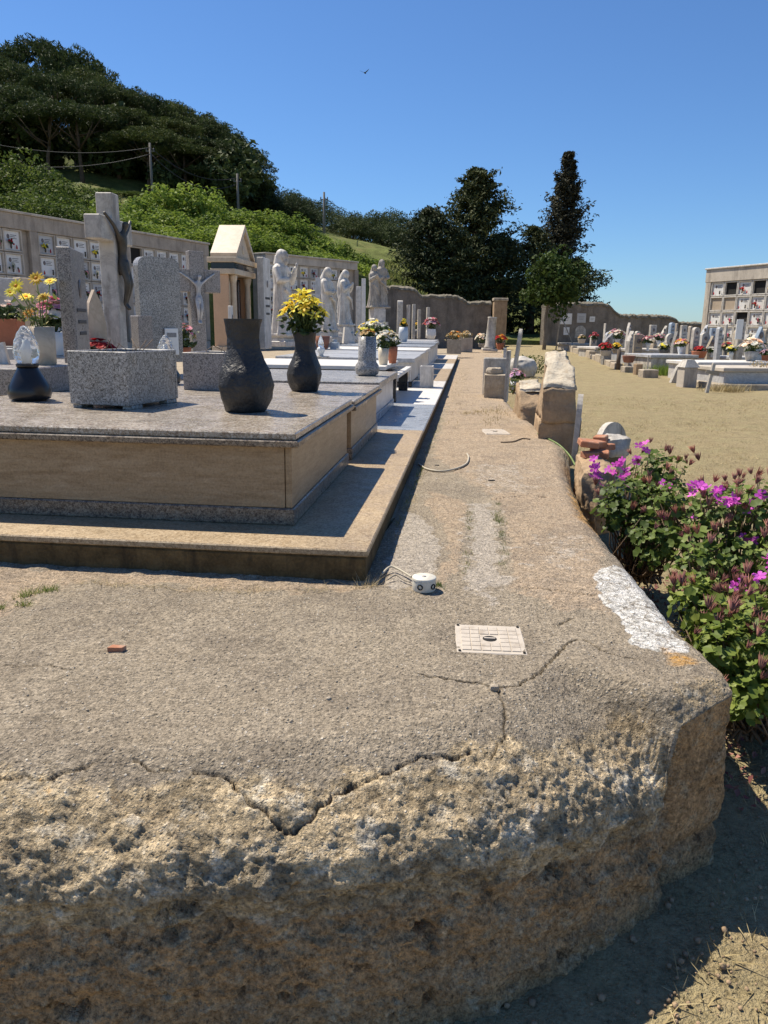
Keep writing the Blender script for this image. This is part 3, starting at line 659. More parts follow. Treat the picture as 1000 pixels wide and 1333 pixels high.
# ------------------------------------------------------------------ foliage
def leafcloud(cent, size, aspect=1.0, up=None, fold=True, jit=.5, normal=None):
    """one folded leaf (two triangles) per centre"""
    n_ = len(cent); d = rng.normal(size=(n_, 3)) if normal is None else normal+jit*rng.normal(size=(n_, 3))
    d /= np.linalg.norm(d, axis=1)[:, None]+1e-9
    a = np.cross(d, rng.normal(size=(n_, 3))); a /= np.linalg.norm(a, axis=1)[:, None]+1e-9
    if up is not None: a = a*(1-up)+np.array([0, 0, 1.])*up; a /= np.linalg.norm(a, axis=1)[:, None]+1e-9
    b = np.cross(d, a); b /= np.linalg.norm(b, axis=1)[:, None]+1e-9
    s = (size*rng.uniform(.6, 1.4, n_))[:, None]
    v = np.stack([cent-a*s*.5, cent+b*s*aspect*.38+d*s*.12, cent+a*s*.5, cent-b*s*aspect*.38+d*s*.12], 1).reshape(-1, 3)
    i = np.arange(n_)*4; f = np.concatenate([np.stack([i, i+1, i+2], 1), np.stack([i, i+2, i+3], 1)])
    return v, f
def ball(n_, c, r, shell=.5):
    d = rng.normal(size=(n_, 3)); d /= np.linalg.norm(d, axis=1)[:, None]
    q = rng.uniform(0, 1, n_)**(1/3); q = shell+(1-shell)*q if shell else q
    return np.asarray(c)+d*q[:, None]*np.asarray(r), d
def clumpy(clumps, per, size, aspect, mat, name, up=None, jit=.7):
    cs = []; ns = []
    for c, r in clumps:
        p, d = ball(per, c, r, .45); cs.append(p); ns.append(d+np.array([0, 0, .35]))
    v, f = leafcloud(np.concatenate(cs), size, aspect, up, True, jit, np.concatenate(ns))
    return npmesh(name, v, f, [mat])
def trunk_mesh(name, h, r, mat, limbs=(), lean=(0, 0)):
    mb = MB(); k = 7
    mb.tube([(lean[0]*(i/k)**1.5+.04*h*.2*math.sin(i*1.7), lean[1]*(i/k)**1.5, h*i/k-.3*(i == 0)) for i in range(k+1)], [r*(1.25 if i == 0 else 1-.65*i/k) for i in range(k+1)], 8)
    for (z, tip, rr) in limbs:
        b = Vector((lean[0]*(z/h)**1.5, lean[1]*(z/h)**1.5, z)); t_ = Vector(tip); m_ = (b+t_)*.5+Vector((0, 0, -.06*(t_-b).length))
        mb.tube([b, m_, t_], [rr, rr*.7, rr*.3], 5)
    return mb.mesh(name, mat)
# stone pine: bare trunk, forked limbs, flat clumped crown; unit tree 12 m tall
PINE = []
for k in range(5):
    cl = []; limbs = []
    for i in range(46):
        a = random.uniform(0, 2*math.pi); q = math.sqrt(random.random()); r = 4.2*q
        z = 9.4+2.1*(1-q*q)+random.uniform(-.9, .25)
        cl.append(((r*math.cos(a), r*math.sin(a), z), (random.uniform(.75, 1.25), random.uniform(.75, 1.25), random.uniform(.5, .8))))
    for i in range(9):
        a = 2*math.pi*i/9+random.uniform(-.3, .3); rr = random.uniform(1.6, 3.4); limbs.append((random.uniform(5.2, 7.6), (rr*math.cos(a), rr*math.sin(a), random.uniform(8.6, 9.7)), .11))
    PINE.append((clumpy(cl, 170, .40, .30, 'pine_leaf', 'crown', .35, 1.2), trunk_mesh('trunk', 9.6, .26, 'bark', limbs, (random.uniform(-.6, .6), random.uniform(-.5, .5)))))
def tree(name, label, cat, group, cm, tm, loc, sc, rz, crown_sc=None):
    t_ = thing(name, label, cat, loc, rz, group); t_.scale = sc if isinstance(sc, tuple) else (sc, sc, sc)
    put('trunk', tm, t_); put('crown', cm, t_); return t_
def on_hill(x, y, Y):                        # crown top at this pixel, at this distance: foot on the hill, height follows
    p = py(x, y, Y); g = float(hz(p.x, p.y)[0])-.2; return Vector((p.x, p.y, g)), p.z-g
pines = [(-70, 70, 84), (-40, 55, 95), (15, 75, 86), (50, 50, 98), (90, 62, 104), (70, 95, 82), (110, 92, 92), (135, 102, 86), (20, 110, 76), (165, 112, 96), (185, 120, 88), (210, 126, 100), (150, 135, 78), (230, 133, 90), (250, 142, 98), (215, 152, 80), (270, 153, 90), (285, 166, 98), (262, 178, 80),
         (300, 180, 92), (312, 196, 88), (306, 216, 82), (100, 130, 74), (55, 128, 73), (-20, 118, 74), (-100, 92, 80), (190, 165, 75), (240, 185, 76), (285, 215, 77), (315, 232, 86)]
for i, (x, y, Y) in enumerate(pines):
    loc, h = on_hill(x, y+4, Y); c, t_ = PINE[i % 5]; s = h/11.9
    plb = {3: 'tallest stone pine, top of the wood left of centre of the hilltop crest', 4: 'stone pine at the right shoulder of the highest hilltop crest', 20: 'stone pine at the rounded right end of the hilltop wood', 29: 'lowest stone pine at the right foot of the hilltop wood'}.get(i, 'tall dark stone pine of the dense wood on the hilltop')
    tree('stone_pine', plb, 'pine tree', 'stone pines of the hilltop wood', c, t_, loc, (min(max(s, .85), 1.25),)*2+(s,), random.uniform(0, 6))
# undergrowth of the wood
TW = []
for k in range(3):
    cl = [((random.gauss(0, .42)*1.6, random.gauss(0, .42)*1.6, random.uniform(.5, 2.7)), (random.uniform(.5, .8),)*3) for i in range(26)]
    TW.append((cl, k))
BUSHD = [clumpy(c, 140, .18, .75, 'shrub_dark_leaf', 'crown') for c, k in TW]; BUSHB = [clumpy(c, 170, .20, .8, 'shrub_leaf', 'crown', None, .9) for c, k in TW]
BUSHP = [clumpy(c, 70, .42, .6, 'pine_leaf', 'crown') for c, k in TW]
BSTEM = trunk_mesh('trunk', 1.6, .09, 'bark', [(.4, (.7, .3, 1.5), .05), (.5, (-.6, .4, 1.6), .05), (.6, (.1, -.7, 1.7), .05)])
for i in range(44):
    x = random.uniform(-60, 325); Y = random.uniform(75, 104); loc, _ = on_hill(x, 200, Y)
    tree('undergrowth_shrub', 'dark shrub in the shade below the hilltop pines', 'shrub', 'undergrowth shrubs below the pines', BUSHP[i % 3], BSTEM, loc, random.uniform(1.0, 1.9), random.uniform(0, 6))
# far pines along the ridge
FARP = []
for k in range(3):
    cl = [((random.gauss(0, 1.3), random.gauss(0, 1.3), 3.4+random.uniform(-1.9, 2.0)), (random.uniform(.7, 1.1),)*3) for i in range(40)]
    FARP.append((clumpy(cl, 110, .36, .35, 'pine_leaf_far', 'crown', .3, 1.1), trunk_mesh('trunk', 4, .16, 'bark', [(1.6, (1, .4, 3), .08), (1.8, (-1, .5, 3.2), .08)])))
farp = [(336, 240, 92), (352, 250, 98), (372, 246, 95), (392, 252, 100), (410, 262, 96), (432, 268, 104), (452, 276, 100), (470, 280, 106), (488, 274, 100), (505, 272, 103), (522, 276, 98), (540, 283, 102), (380, 268, 86), (402, 272, 88), (345, 268, 88), (498, 290, 92), (460, 292, 92), (525, 296, 94), (335, 225, 97), (548, 300, 98)]
for i, (x, y, Y) in enumerate(farp):
    loc, h = on_hill(x, y, Y); c, t_ = FARP[i % 3]; s = max(h, 3)/6.2
    tree('ridge_pine', 'rounded green pine standing along the low ridge beyond the columbarium', 'pine tree', 'pines along the low ridge', c, t_, loc, (max(s, .8)*1.05,)*2+(s,), random.uniform(0, 6))
# bright broad-leaved bushes right behind the columbaria
sh = [(-70, 205, 40), (-30, 198, 41), (10, 205, 42), (45, 215, 43), (80, 236, 42), (30, 245, 36), (-40, 240, 34), (75, 255, 37), (110, 240, 46), (-60, 250, 28), (-20, 255, 29), (15, 258, 30), (50, 262, 31), (85, 268, 32), (115, 272, 33), (60, 236, 50), (130, 246, 50), (165, 250, 52)]
for i, (x, y, Y) in enumerate(sh):
    loc, h = on_hill(x, y, Y); s = h/3.1
    tree('dark_green_shrub', 'dense dark green shrub on the slope above the near columbarium', 'shrub', 'dark shrubs above the columbarium', BUSHD[i % 3], BSTEM, loc, (min(max(s, .8), 1.6)*1.05,)*2+(s,), random.uniform(0, 6))
sb = [(150, 262, 41), (178, 258, 43), (205, 248, 45), (232, 243, 46), (258, 256, 45), (165, 280, 38), (200, 276, 40), (230, 276, 41), (262, 282, 42), (290, 272, 46), (315, 274, 47), (340, 277, 47), (362, 280, 48), (385, 292, 48), (405, 305, 48), (428, 312, 49), (300, 296, 43), (330, 300, 44), (355, 306, 45), (380, 314, 45), (448, 322, 50), (470, 332, 50), (410, 322, 46), (436, 332, 46), (140, 284, 33.5), (170, 290, 34.5), (200, 294, 35.5), (228, 298, 36), (255, 302, 37), (285, 300, 39), (315, 306, 40), (345, 312, 41), (375, 320, 42), (405, 328, 43), (435, 334, 44), (455, 338, 45)]
for i, (x, y, Y) in enumerate(sb):
    loc, h = on_hill(x, y, Y); s = max(h, 1.6)/3.1
    if h < 1.6: loc.z -= 1.6-h
    tree('bright_green_bush', 'bright green broad-leaved bush overgrowing the slope behind the columbarium', 'bush', 'bright bushes behind the columbarium', BUSHB[i % 3], BSTEM, loc, (min(max(s, .85), 1.4)*1.1,)*2+(s,), random.uniform(0, 6))
n = 9000; gxs = rng.uniform(-6, 9, n); gys = rng.uniform(43.2, 66, n); gpp = np.stack([gxs, gys, hz(gxs, gys)], 1); gpp = gpp[gpp[:, 2] > 1.2]
v, f = leafcloud(gpp+np.array([0, 0, .12]), .42, .35, .6); o = stuff(link(bpy.data.objects.new('hill_grass', npmesh('hill_grass', v, f, ['grass_leaf'])))); o['label'] = 'rough yellow-green grass on the slope behind the wall'
# cypresses
def sprays(prof, h, nlev, rot_gap, size, mat, name, droop=.0, per=34, outr=.30, tipup=.25, seed=1):
    """tiers of upswept sprays; prof(t) is the radius at relative height t"""
    rr = random.Random(seed); cs = []; ns = []
    for i in range(nlev):
        t_ = rr.random()**.85; a = rr.uniform(0, 2*math.pi); R_ = prof(t_)*(rr.uniform(.5, 1.05) if rr.random() < .8 else rr.uniform(1.0, 1.4))
        d = np.array([math.cos(a), math.sin(a), tipup*rr.uniform(.3, 1.6)-droop])
        for j in range(per):
            q = rr.random()**.5*(1+.0*j); s = .10*R_+.12
            cs.append(np.array([0, 0, t_*h])+d*R_*q+np.array([rr.gauss(0, s*outr*2), rr.gauss(0, s*outr*2), rr.gauss(0, s*outr)])); ns.append(d*.3+np.array([0, 0, .8]))
    v, f = leafcloud(np.array(cs), size, .5, .25, True, .6, np.array(ns)); return npmesh(name, v, f, [mat])
def foot(x, y, Y, top):                       # a tree whose top is at pixel (x, top), foot on the ground behind the wall
    p = py(x, top, Y); g = float(hz(p.x, p.y)[0])-.2; return Vector((p.x, p.y, g)), p.z-g
def cypress(name, label, x, top, Y, wpx, prof, mat, n_, size, seed, tipup=.25, per=34, trunk_r=.3, lean=0.0, droop=0):
    loc, h = foot(x, 0, Y, top); w_ = wpx/1000*Y/2
    t_ = thing(name, label, 'cypress tree', loc, random.uniform(0, 6))
    put('trunk', trunk_mesh('trunk', h*.92, trunk_r, 'bark'), t_)
    put('crown', sprays(lambda q: w_*prof(q), h, n_, 0, size, mat, 'crown', droop, per, .30, tipup, seed), t_); return t_
P1 = lambda q: np.interp(q, [0, .1, .3, .5, .7, .85, .95, 1], [.8, 1, 1, .78, .62, .42, .26, .08])
P2 = lambda q: np.interp(q, [0, .1, .4, .7, .9, 1], [.7, .95, 1, .85, .5, .15])
P3 = lambda q: np.interp(q, [0, .15, .4, .6, .8, .93, 1], [.8, 1, .9, .68, .42, .2, .05])
cypress('broad_cypress', 'broad ragged dark cypress with upswept sprays behind the gate pillar, tallest of the dark clump', 622, 222, 52, 118, P1, 'cypress_leaf', 420, .27, 2, .35, 62)
cypress('broad_cypress', 'lower dark cypress on the left side of the dark clump, behind the stepped wall', 560, 276, 50, 84, P2, 'cypress_leaf', 260, .25, 3, .4, 46)
cypress('broad_cypress', 'small dark cypress filling the left front of the broad tall cypress', 592, 300, 49, 76, P2, 'cypress_leaf', 230, .25, 4, .3, 44)
cypress('broad_cypress', 'dark cypress crown leaning out between the broad cypress and the slender cypress', 655, 312, 51, 80, P2, 'cypress_leaf', 250, .25, 5, .3, 44)
cypress('broad_cypress', 'short dark cypress peeping over the round tree, left of the slender cypress', 697, 297, 52, 60, P2, 'cypress_leaf', 210, .25, 6, .3, 40)
cypress('slender_cypress', 'tall slender grey-brown cypress with a thin pointed top, right of the round tree', 741, 200, 53, 64, P3, 'cypress_brown', 400, .26, 7, 1.1, 50, .25)
cypress('broad_cypress', 'dark low cypress skirt at the foot of the slender cypress, above the right wall', 752, 340, 51, 76, P2, 'cypress_leaf', 200, .25, 8, .3, 40)
# the small round tree with its stake
loc = pz(708, 452, .12); loc = py(708, 452, 37.0); loc.z = float(fz(loc.x, loc.y))
t_ = thing('round_tree', 'small tree with a round dark green crown on a thin bare trunk by the gate', 'tree', loc)
topz = py(716, 318, 37).z-loc.z
cl = []
for i in range(75):
    d = Vector((random.gauss(0, 1), random.gauss(0, 1), random.gauss(0, 1))); d = d.normalized()*random.uniform(.35, 1.0)*(.86+.25*math.sin(3*math.atan2(d.y, d.x)+2*d.z))
    cl.append(((.25+d.x*1.38, d.y*1.3, topz-1.7+d.z*1.5), (.46, .46, .40)))
put('crown', clumpy(cl, 95, .17, .8, 'round_tree_leaf', 'crown'), t_)
put('trunk', trunk_mesh('trunk', topz-1.2, .085, 'bark_pale', [(topz-2.6, (.9, .2, topz-1.4), .04), (topz-2.5, (-.6, .3, topz-1.4), .04)], (.1, 0)), t_)
mb = MB(); mb.tube([(0, 0, 0), (.16, .05, 2.1)], .03, 6); mb.tube([(.9, -.1, 0), (.2, .05, 1.45)], .025, 6)
tag(mb.build('tree_stake', 'wood_grey', None, (loc.x+.5, loc.y-.35, float(fz(loc.x, loc.y)))), 'grey wooden stake propping the trunk of the small round tree', 'stake')

# ------------------------------------------------------------------ utility poles and wires
def pole(name, label, x, ytop, Y, ybase=None):
    loc, h = foot(x, 0, Y, ytop); t_ = thing(name, label, 'utility pole', loc)
    mb = MB(); mb.tube([(0, 0, 0), (0, 0, h)], [.13, .09], 8); mb.build('post', 'pole_wood', t_)
    mb = MB(); mb.box(-.35, .35, -.05, .05, h-.7, h-.6, .01); mb.build('crossarm', 'pole_wood', t_)
    for sx in (-.3, .3):
        mb = MB(); mb.lathe([(.03, h-.6), (.06, h-.56), (.04, h-.5), (.055, h-.44), (.02, h-.4)], 8, (sx, 0, 0)); mb.build('insulator', 'ceramic_dark', t_)
    return Vector((loc.x, loc.y, loc.z+h-.45))
pa = pole('utility_pole', 'dark wooden utility pole standing in front of the hilltop pines', 195, 186, 70)
pb = pole('utility_pole', 'lone wooden utility pole rising above the bushes on the low ridge', 422, 250, 74)
pc = pole('utility_pole', 'thin dark pole at the right edge of the pine wood', 309, 226, 73)
def wire(label, a, b, sag, r=.035):
    a = Vector(a); b = Vector(b); mb = MB(); k = 22
    mb.tube([a.lerp(b, i/k)+Vector((0, 0, -sag*4*(i/k)*(1-i/k))) for i in range(k+1)], r, 5)
    tag(mb.build('power_line', 'wire_black'), label, 'power line')
wire('upper power line from the pine-wood pole out past the left edge', pa+Vector((0, -.1, .05)), py(-80, 170, 64), .9)
wire('lower power line from the pine-wood pole out past the left edge', pa+Vector((0, -.1, -.45)), py(-80, 196, 63), 1.1)
wire('upper sagging line between the pine-wood pole and the thin pole', pa+Vector((.1, 0, .05)), pc+Vector((0, 0, .1)), 1.0)
wire('lower sagging line between the pine-wood pole and the thin pole', pa+Vector((.1, 0, -.45)), pc+Vector((0, 0, -.4)), 1.3)
wire('thin line running right from the lone ridge pole', pb, py(500, 290, 110), .6, .03)

# ------------------------------------------------------------------ columbaria
def ornaments():
    out = []
    fl = ['petal_white', 'petal_rose', 'petal_yellow', 'petal_pink', 'petal_red', 'petal_white']
    for k in range(6):
        ph = MB(); ph.ell((-.12, 0, .12), (.055, .012, .07), 10, 6)
        le = MB()
        for j in range(3): le.box(-.04, .19-.05*(j % 2), -.006, .006, .16-.05*j, .175-.05*j, .002)
        sx = .15 if k % 2 else -.1; va = MB()
        va.lathe([(.02, -.25), (.03, -.2), (.022, -.13), (.032, -.08)], 8, (sx, -.07, 0), 0)
        if k != 5:
            for j in range(9): va.ell((sx+random.gauss(0, .05), -.08+random.gauss(0, .025), -.04+random.gauss(0, .04)), (.035, .03, .03), 6, 4, 1)
            for j in range(8): va.ell((sx+random.gauss(0, .05), -.07+random.gauss(0, .025), -.07+random.gauss(0, .035)), (.03, .012, .045), 5, 4, 2)
        la = MB(); la.lathe([(.016, -.25), (.024, -.22), (.018, -.16), (.006, -.12)], 6, (-sx*1.3, -.05, 0))
        out.append([('portrait', ph.mesh('portrait', 'photo_oval')), ('inscription', le.mesh('inscription', 'lettering')), ('flower_vase', va.mesh('flower_vase', ['bronze', fl[k], 'bouquet_leaf'])), ('candle', la.mesh('candle', 'petal_red'))])
    return out
ORN = ornaments()
def plaque_mesh(w_, h_, m_):
    mb = MB(); mb.box(-w_/2, w_/2, -.02, .02, -h_/2, h_/2, .006); mb.box(-w_/2+.03, w_/2-.03, -.028, -.019, -h_/2+.03, h_/2-.03, .004); return mb.mesh('plaque', m_)
def columbarium(name, label, a, b, ncol, nrow, cw, rh, z_top, z0, corn, piers, empties, tan=(), depth=.9, seed=1, wallmat='concrete_wall', framemat='concrete_light', endpier=True, cornmat='concrete_wall'):
    """front face runs from a to b (top corners); local x along the front, -y towards the viewer"""
    rr = random.Random(seed); a = Vector((a.x, a.y, 0)); b = Vector((b.x, b.y, 0)); d = b-a; L_ = d.length; rz = math.atan2(d.y, d.x)
    t_ = thing(name, label, 'columbarium', (a.x, a.y, z0), rz); H = z_top-z0
    mb = MB(); mb.box(0, L_, .06, depth, 0, H-corn, .01); mb.build('wall', wallmat, t_)
    mb = MB(); mb.box(-.05, L_+.05, -.10, depth+.05, H-corn, H-.07, .015); mb.build('cornice', cornmat, t_)
    mb = MB(); mb.box(-.09, L_+.09, -.16, depth+.09, H-.07, H, .012); mb.build('coping', framemat, t_)
    mb = MB(); zr0 = H-corn-nrow*rh; mb.box(0, L_, -.04, .06, 0, zr0-.01, .012); mb.build('base_course', framemat, t_)
    for x0, x1 in piers:
        mb = MB(); mb.box(x0, x1, -.09, .06, zr0, H-corn, .01); mb.build('pier', wallmat, t_)
    pw, ph = cw-.12, rh-.10
    pm = [plaque_mesh(pw, ph, 'plaque_white'), plaque_mesh(pw, ph, 'plaque_grey'), plaque_mesh(pw, ph, 'plaque_tan')]
    hole = MB(); hole.box(-pw/2, pw/2, -.002, .01, -ph/2, ph/2, .002); hole = hole.mesh('empty_niche', 'dark_hole')
    fm = MB()                                  # one frame round each niche
    for q in ((-cw/2+.012, -cw/2+.06, -rh/2+.012, rh/2-.012), (cw/2-.06, cw/2-.012, -rh/2+.012, rh/2-.012)): fm.box(q[0], q[1], -.055, .06, q[2], q[3], .006)
    for q in (-rh/2+.012, rh/2-.06): fm.box(-cw/2+.06, cw/2-.06, -.053, .06, q, q+.048, .006)
    fm = fm.mesh('niche_frame', framemat)
    xs_ = []; x = 0.03
    while x+cw <= L_:
        if any(x < p1+.02 and x+cw > p0-.02 for p0, p1 in piers): x = max(p1 for p0, p1 in piers if x < p1+.02 and x+cw > p0-.02)+.02; continue
        xs_.append(x+cw/2); x += cw
    for ci, x in enumerate(xs_[:ncol]):
        for r in range(nrow):
            z = zr0+(nrow-1-r+.5)*rh; put('niche_frame', fm, t_, (x, 0, z))
            if (ci, r) in empties: put('empty_niche', hole, t_, (x, .045, z)); continue
            k = 2 if (ci, r) in tan else (0 if rr.random() < .82 else 1)
            p = put('plaque', pm[k], t_, (x, .035, z))
            if k != 2:
                for on, om in ORN[rr.randrange(6)]: put(on, om, p, (0, -.03, 0), (0, 0, 0), (pw/.62, 1, ph/.60))
    return t_
columbarium('columbarium', 'long grey concrete columbarium on the left with five rows of white plaques', C1a, C1b, 30, 5, .72, .68, C1a.z, -.1, .52, [(2.45, 2.75), (6.6, 6.85), (11.2, 11.45)], [(8, 0), (4, 3), (10, 1), (13, 0)], [(10, 2)], seed=3)
columbarium('columbarium', 'smaller columbarium with a plain cornice behind the white marble statues', C2a, C2b, 30, 6, .66, .58, (C2a.z+C2b.z)/2, 0, .42, [(5.75, 6.0)], [(1, 0), (7, 0), (3, 2)], seed=4, cornmat='concrete_light')
C3a = py(923, 349.5, 39.0); C3b = py(1085, 332, 32.4)
columbarium('columbarium', 'pale concrete columbarium at the right edge with framed niches and a dark roof line', C3a, C3b, 12, 6, .86, .68, C3a.z, .1, .66, [(0, .34)], [(1, 0), (2, 2), (5, 3), (3, 0)], [(0, 1), (1, 1)], depth=1.6, seed=5, framemat='marble_white', cornmat='concrete_light', wallmat='concrete_light')

# ------------------------------------------------------------------ boundary walls and gate pillars
def profile_wall(name, label, pts, Y0, Y1, thick, z0, capmat='wall_cap', wallmat='old_wall'):
    """pts: pixels of the wall's top line, left to right; the wall stands between distance Y0 and Y1"""
    P = []
    for x, y in pts:
        f_ = (x-pts[0][0])/(pts[-1][0]-pts[0][0]); P.append(py(x, y, Y0+(Y1-Y0)*f_))
    t_ = thing(name, label, 'wall', (P[0].x, P[0].y, z0)); d = P[-1]-P[0]; t_.rotation_euler.z = math.atan2(d.y, d.x)
    dl = [(math.hypot(p.x-P[0].x, p.y-P[0].y), p.z-z0) for p in P]
    S = resample(np.array(dl), .11)
    mb = MB(); vs = []; n_ = len(S)
    for k, (a, h) in enumerate(S):
        nz = [0, .04*math.sin(a*3.1)+.025*math.sin(a*11), 0]
        hh = h-.10
        vs += [(a, 0, -.3), (a, nz[1]*.5, hh*.5), (a, 0, hh), (a, thick, hh), (a, thick, -.3)]
    fs = []
    for k in range(n_-1):
        for j in range(4): fs.append([k*5+j, (k+1)*5+j, (k+1)*5+j+1, k*5+j+1])
    fs.append([0, 1, 2, 3, 4]); fs.append([(n_-1)*5+j for j in (4, 3, 2, 1, 0)])
    mb.add(vs, fs); mb.build('wall_body', wallmat, t_)
    mb = MB(); vs = []
    rr = random.Random(len(pts))
    for k, (a, h) in enumerate(S):
        j_ = .035*rr.uniform(-1, 1); hh = h+.012*math.sin(a*7)
        vs += [(a, -.07+j_, hh-.14+j_), (a, -.05, hh-.03+j_), (a, thick*.3, hh+.05+j_), (a, thick*.7, hh+.05-j_), (a, thick+.05, hh-.03), (a, thick+.07, hh-.14)]
    fs = []
    for k in range(n_-1):
        for j in range(6): fs.append([k*6+j, (k+1)*6+j, (k+1)*6+(j+1) % 6, k*6+(j+1) % 6])
    fs.append(list(range(6))); fs.append([(n_-1)*6+j for j in (5, 4, 3, 2, 1, 0)])
    mb.add(vs, fs); mb.build('coping', capmat, t_); return t_
profile_wall('boundary_wall', 'dark weathered boundary wall with stepped rounded top left of the gate', [(466, 374), (505, 373), (530, 373.5), (540, 376), (547, 383), (550, 385), (585, 384.5), (597, 386), (604, 390), (608, 393.5), (640, 393)], 42.0, 42.3, .45, 0)
profile_wall('boundary_wall', 'dark weathered boundary wall with a swooping top right of the round tree', [(711, 397), (740, 394), (783, 394.5), (793, 398), (800, 404), (806, 410), (868, 411), (877, 414), (884, 420), (925, 420.5), (1010, 421)], 43.5, 48.5, .45, 0)
loc = py(648.5, 450, 41.8); h = py(648, 388, 41.8).z; gp_ = thing('gate_pillar', 'square brown stone gate pillar at the far end of the path', 'pillar', (loc.x, loc.y, .1))
mb = MB(); mb.box(-.34, .34, -.34, .34, 0, h-.26, .03); mb.build('shaft', 'tan_block', gp_)
mb = MB(); mb.box(-.38, .38, -.38, .38, h-.26, h-.1, .03); mb.build('cap', 'rough_stone', gp_)
# memorial plaques on the right wall
def wall_plate(label, x0, x1, y0, y1, m_, arch=False):
    f_ = ((x0+x1)/2-711)/(1010-711); Y = 43.5+5*f_-.06; a = py(x0, y1, Y); b = py(x1, y0, Y); w_ = b.x-a.x; h_ = b.z-a.z
    mb = MB()
    if arch: mb.prism([(-w_/2, 0), (w_/2, 0), (w_/2, h_*.55)]+[(w_/2*math.cos(q*math.pi/8), h_*.55+h_*.45*math.sin(q*math.pi/8)) for q in range(1, 8)]+[(-w_/2, h_*.55)], -.03, .03, 'y')
    else: mb.box(-w_/2, w_/2, -.03, .03, 0, h_, .01)
    t_ = thing('memorial_plaque', label, 'plaque', ((a.x+b.x)/2, Y+.02, a.z), math.atan2(5, 15.6)); mb.build('slab', m_, t_)
    mb = MB()
    for j in range(3): mb.box(-w_*.32, w_*(.30-.06*j), -.036, -.031, h_*(.62-.14*j), h_*(.66-.14*j), .001)
    mb.build('inscription', 'print_grey', t_)
wall_plate('large white square plaque on the right boundary wall', 728, 746, 408, 422, 'plaque_white')
wall_plate('second white plaque on the right boundary wall, beside the large one', 750, 764, 408, 420, 'plaque_grey')
wall_plate('small white rectangular plaque in the middle of the right boundary wall', 766.5, 775.5, 412, 419, 'plaque_white')
wall_plate('pale weathered plaque under the curve of the right boundary wall', 779, 791, 406, 416, 'plaque_grey')
wall_plate('small white plaque low on the right boundary wall, left of the arched one', 733, 742, 426, 436, 'plaque_white')
wall_plate('grey arched plaque low on the right boundary wall', 747, 764, 424, 440, 'marble_old', True)

# ------------------------------------------------------------------ tombs along the path (left)
KZ = .14
def slab_on(t_, nm, x0, x1, y0, y1, z0, z1, m_, b=.006):
    mb = MB(); mb.box(x0, x1, y0, y1, z0, z1, b); return mb.build(nm, m_, t_)
def tomb(name, label, p0, p1, kerb, side, band, top, zt, bx=(.42, .05, .10), qlen=2.55, lip=True, joints=0, kcore='kerb_core', sidefront=None, corner=None):
    """p0..p1 along the path; bx = inset of the box from the path edge, near end, far end"""
    t_ = thing(name, label, 'tomb', PQ(p0, 0), -TH); W_ = p1-p0; xl = -qlen
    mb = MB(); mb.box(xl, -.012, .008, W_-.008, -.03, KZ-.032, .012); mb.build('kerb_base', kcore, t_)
    slab_on(t_, 'kerb_slab', xl-.02, 0, 0, W_-.003, KZ-.032, KZ, kerb)
    xr = -bx[0]; y0 = bx[1]; y1 = W_-bx[2]; zb = KZ+.085
    slab_on(t_, 'base_band', xl+.05, xr+.012, y0-.012, y1+.012, KZ, zb, band)
    slab_on(t_, 'front_panel', xl+.06, xr-.035, y0, y0+.03, zb, zt-.07, sidefront or side, .003)
    slab_on(t_, 'back_panel', xl+.06, xr-.035, y1-.03, y1, zb, zt-.07, side, .003)
    ys_ = np.linspace(y0+.001, y1-.001, joints+2)
    for a, b in zip(ys_[:-1], ys_[1:]): slab_on(t_, 'end_panel', xr-.032, xr, a+.002, b-.002, zb, zt-.07, side, .003)
    slab_on(t_, 'core', xl+.065, xr-.036, y0+.031, y1-.031, KZ, zt-.08, 'concrete_wall')
    if lip: slab_on(t_, 'lip_slab', xl+.05, xr+.045, y0-.045, y1+.045, zt-.07, zt-.036, band)
    slab_on(t_, 'top_slab', xl+.04, xr+(.03 if lip else .05), y0-(.03 if lip else .05), y1+(.03 if lip else .05), zt-.036 if lip else zt-.07, zt, top)
    return t_
tomb('tomb', 'nearest tomb with speckled beige granite slab and tan travertine sides', 0, 2.16, 'granite_kerb', 'travertine', 'granite_brown', 'granite_beige', .600, (.425, .38, .06), 2.8)
tB = tomb('tomb', 'second tomb with matching beige granite slab and glossy pale end panels', 2.163, 4.07, 'granite_kerb', 'travertine', 'granite_brown', 'granite_beige', .572, (.43, .16, .20), 2.8, joints=1)
tomb('tomb', 'third tomb with thick grey granite slab and polished grey sides on grey kerb', 4.075, 6.58, 'granite_blue', 'marble_grey', 'granite_blue', 'granite_grey', .555, (.52, .42, .22), 2.8, False)
# fourth: thin white slab over a black pier, with a second lower slab
t_ = thing('tomb', 'fourth tomb with thin white marble slabs carried on black granite piers', 'tomb', PQ(6.585, 0), -TH)
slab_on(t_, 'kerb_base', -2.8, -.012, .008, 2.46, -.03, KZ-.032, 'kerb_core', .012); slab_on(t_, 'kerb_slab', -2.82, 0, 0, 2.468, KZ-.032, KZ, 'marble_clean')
slab_on(t_, 'inner_box', -2.7, -.82, .35, 2.1, KZ, .45, 'marble_grey'); slab_on(t_, 'pier', -.66, -.52, .17, .30, KZ, .44, 'granite_black'); slab_on(t_, 'pier', -.66, -.52, 2.05, 2.18, KZ, .44, 'granite_black')
slab_on(t_, 'pier', -2.5, -2.36, .17, .30, KZ, .44, 'granite_black')
slab_on(t_, 'lower_slab', -2.72, -.48, .14, 2.24, .452, .50, 'marble_clean'); slab_on(t_, 'polished_inset', -2.6, -.56, .24, 2.14, .50, .506, 'granite_black', .002)
slab_on(t_, 'upper_riser', -2.6, -.78, .42, 1.9, .506, .545, 'granite_black'); slab_on(t_, 'upper_slab', -2.7, -.66, .2, 1.98, .545, .595, 'marble_clean')
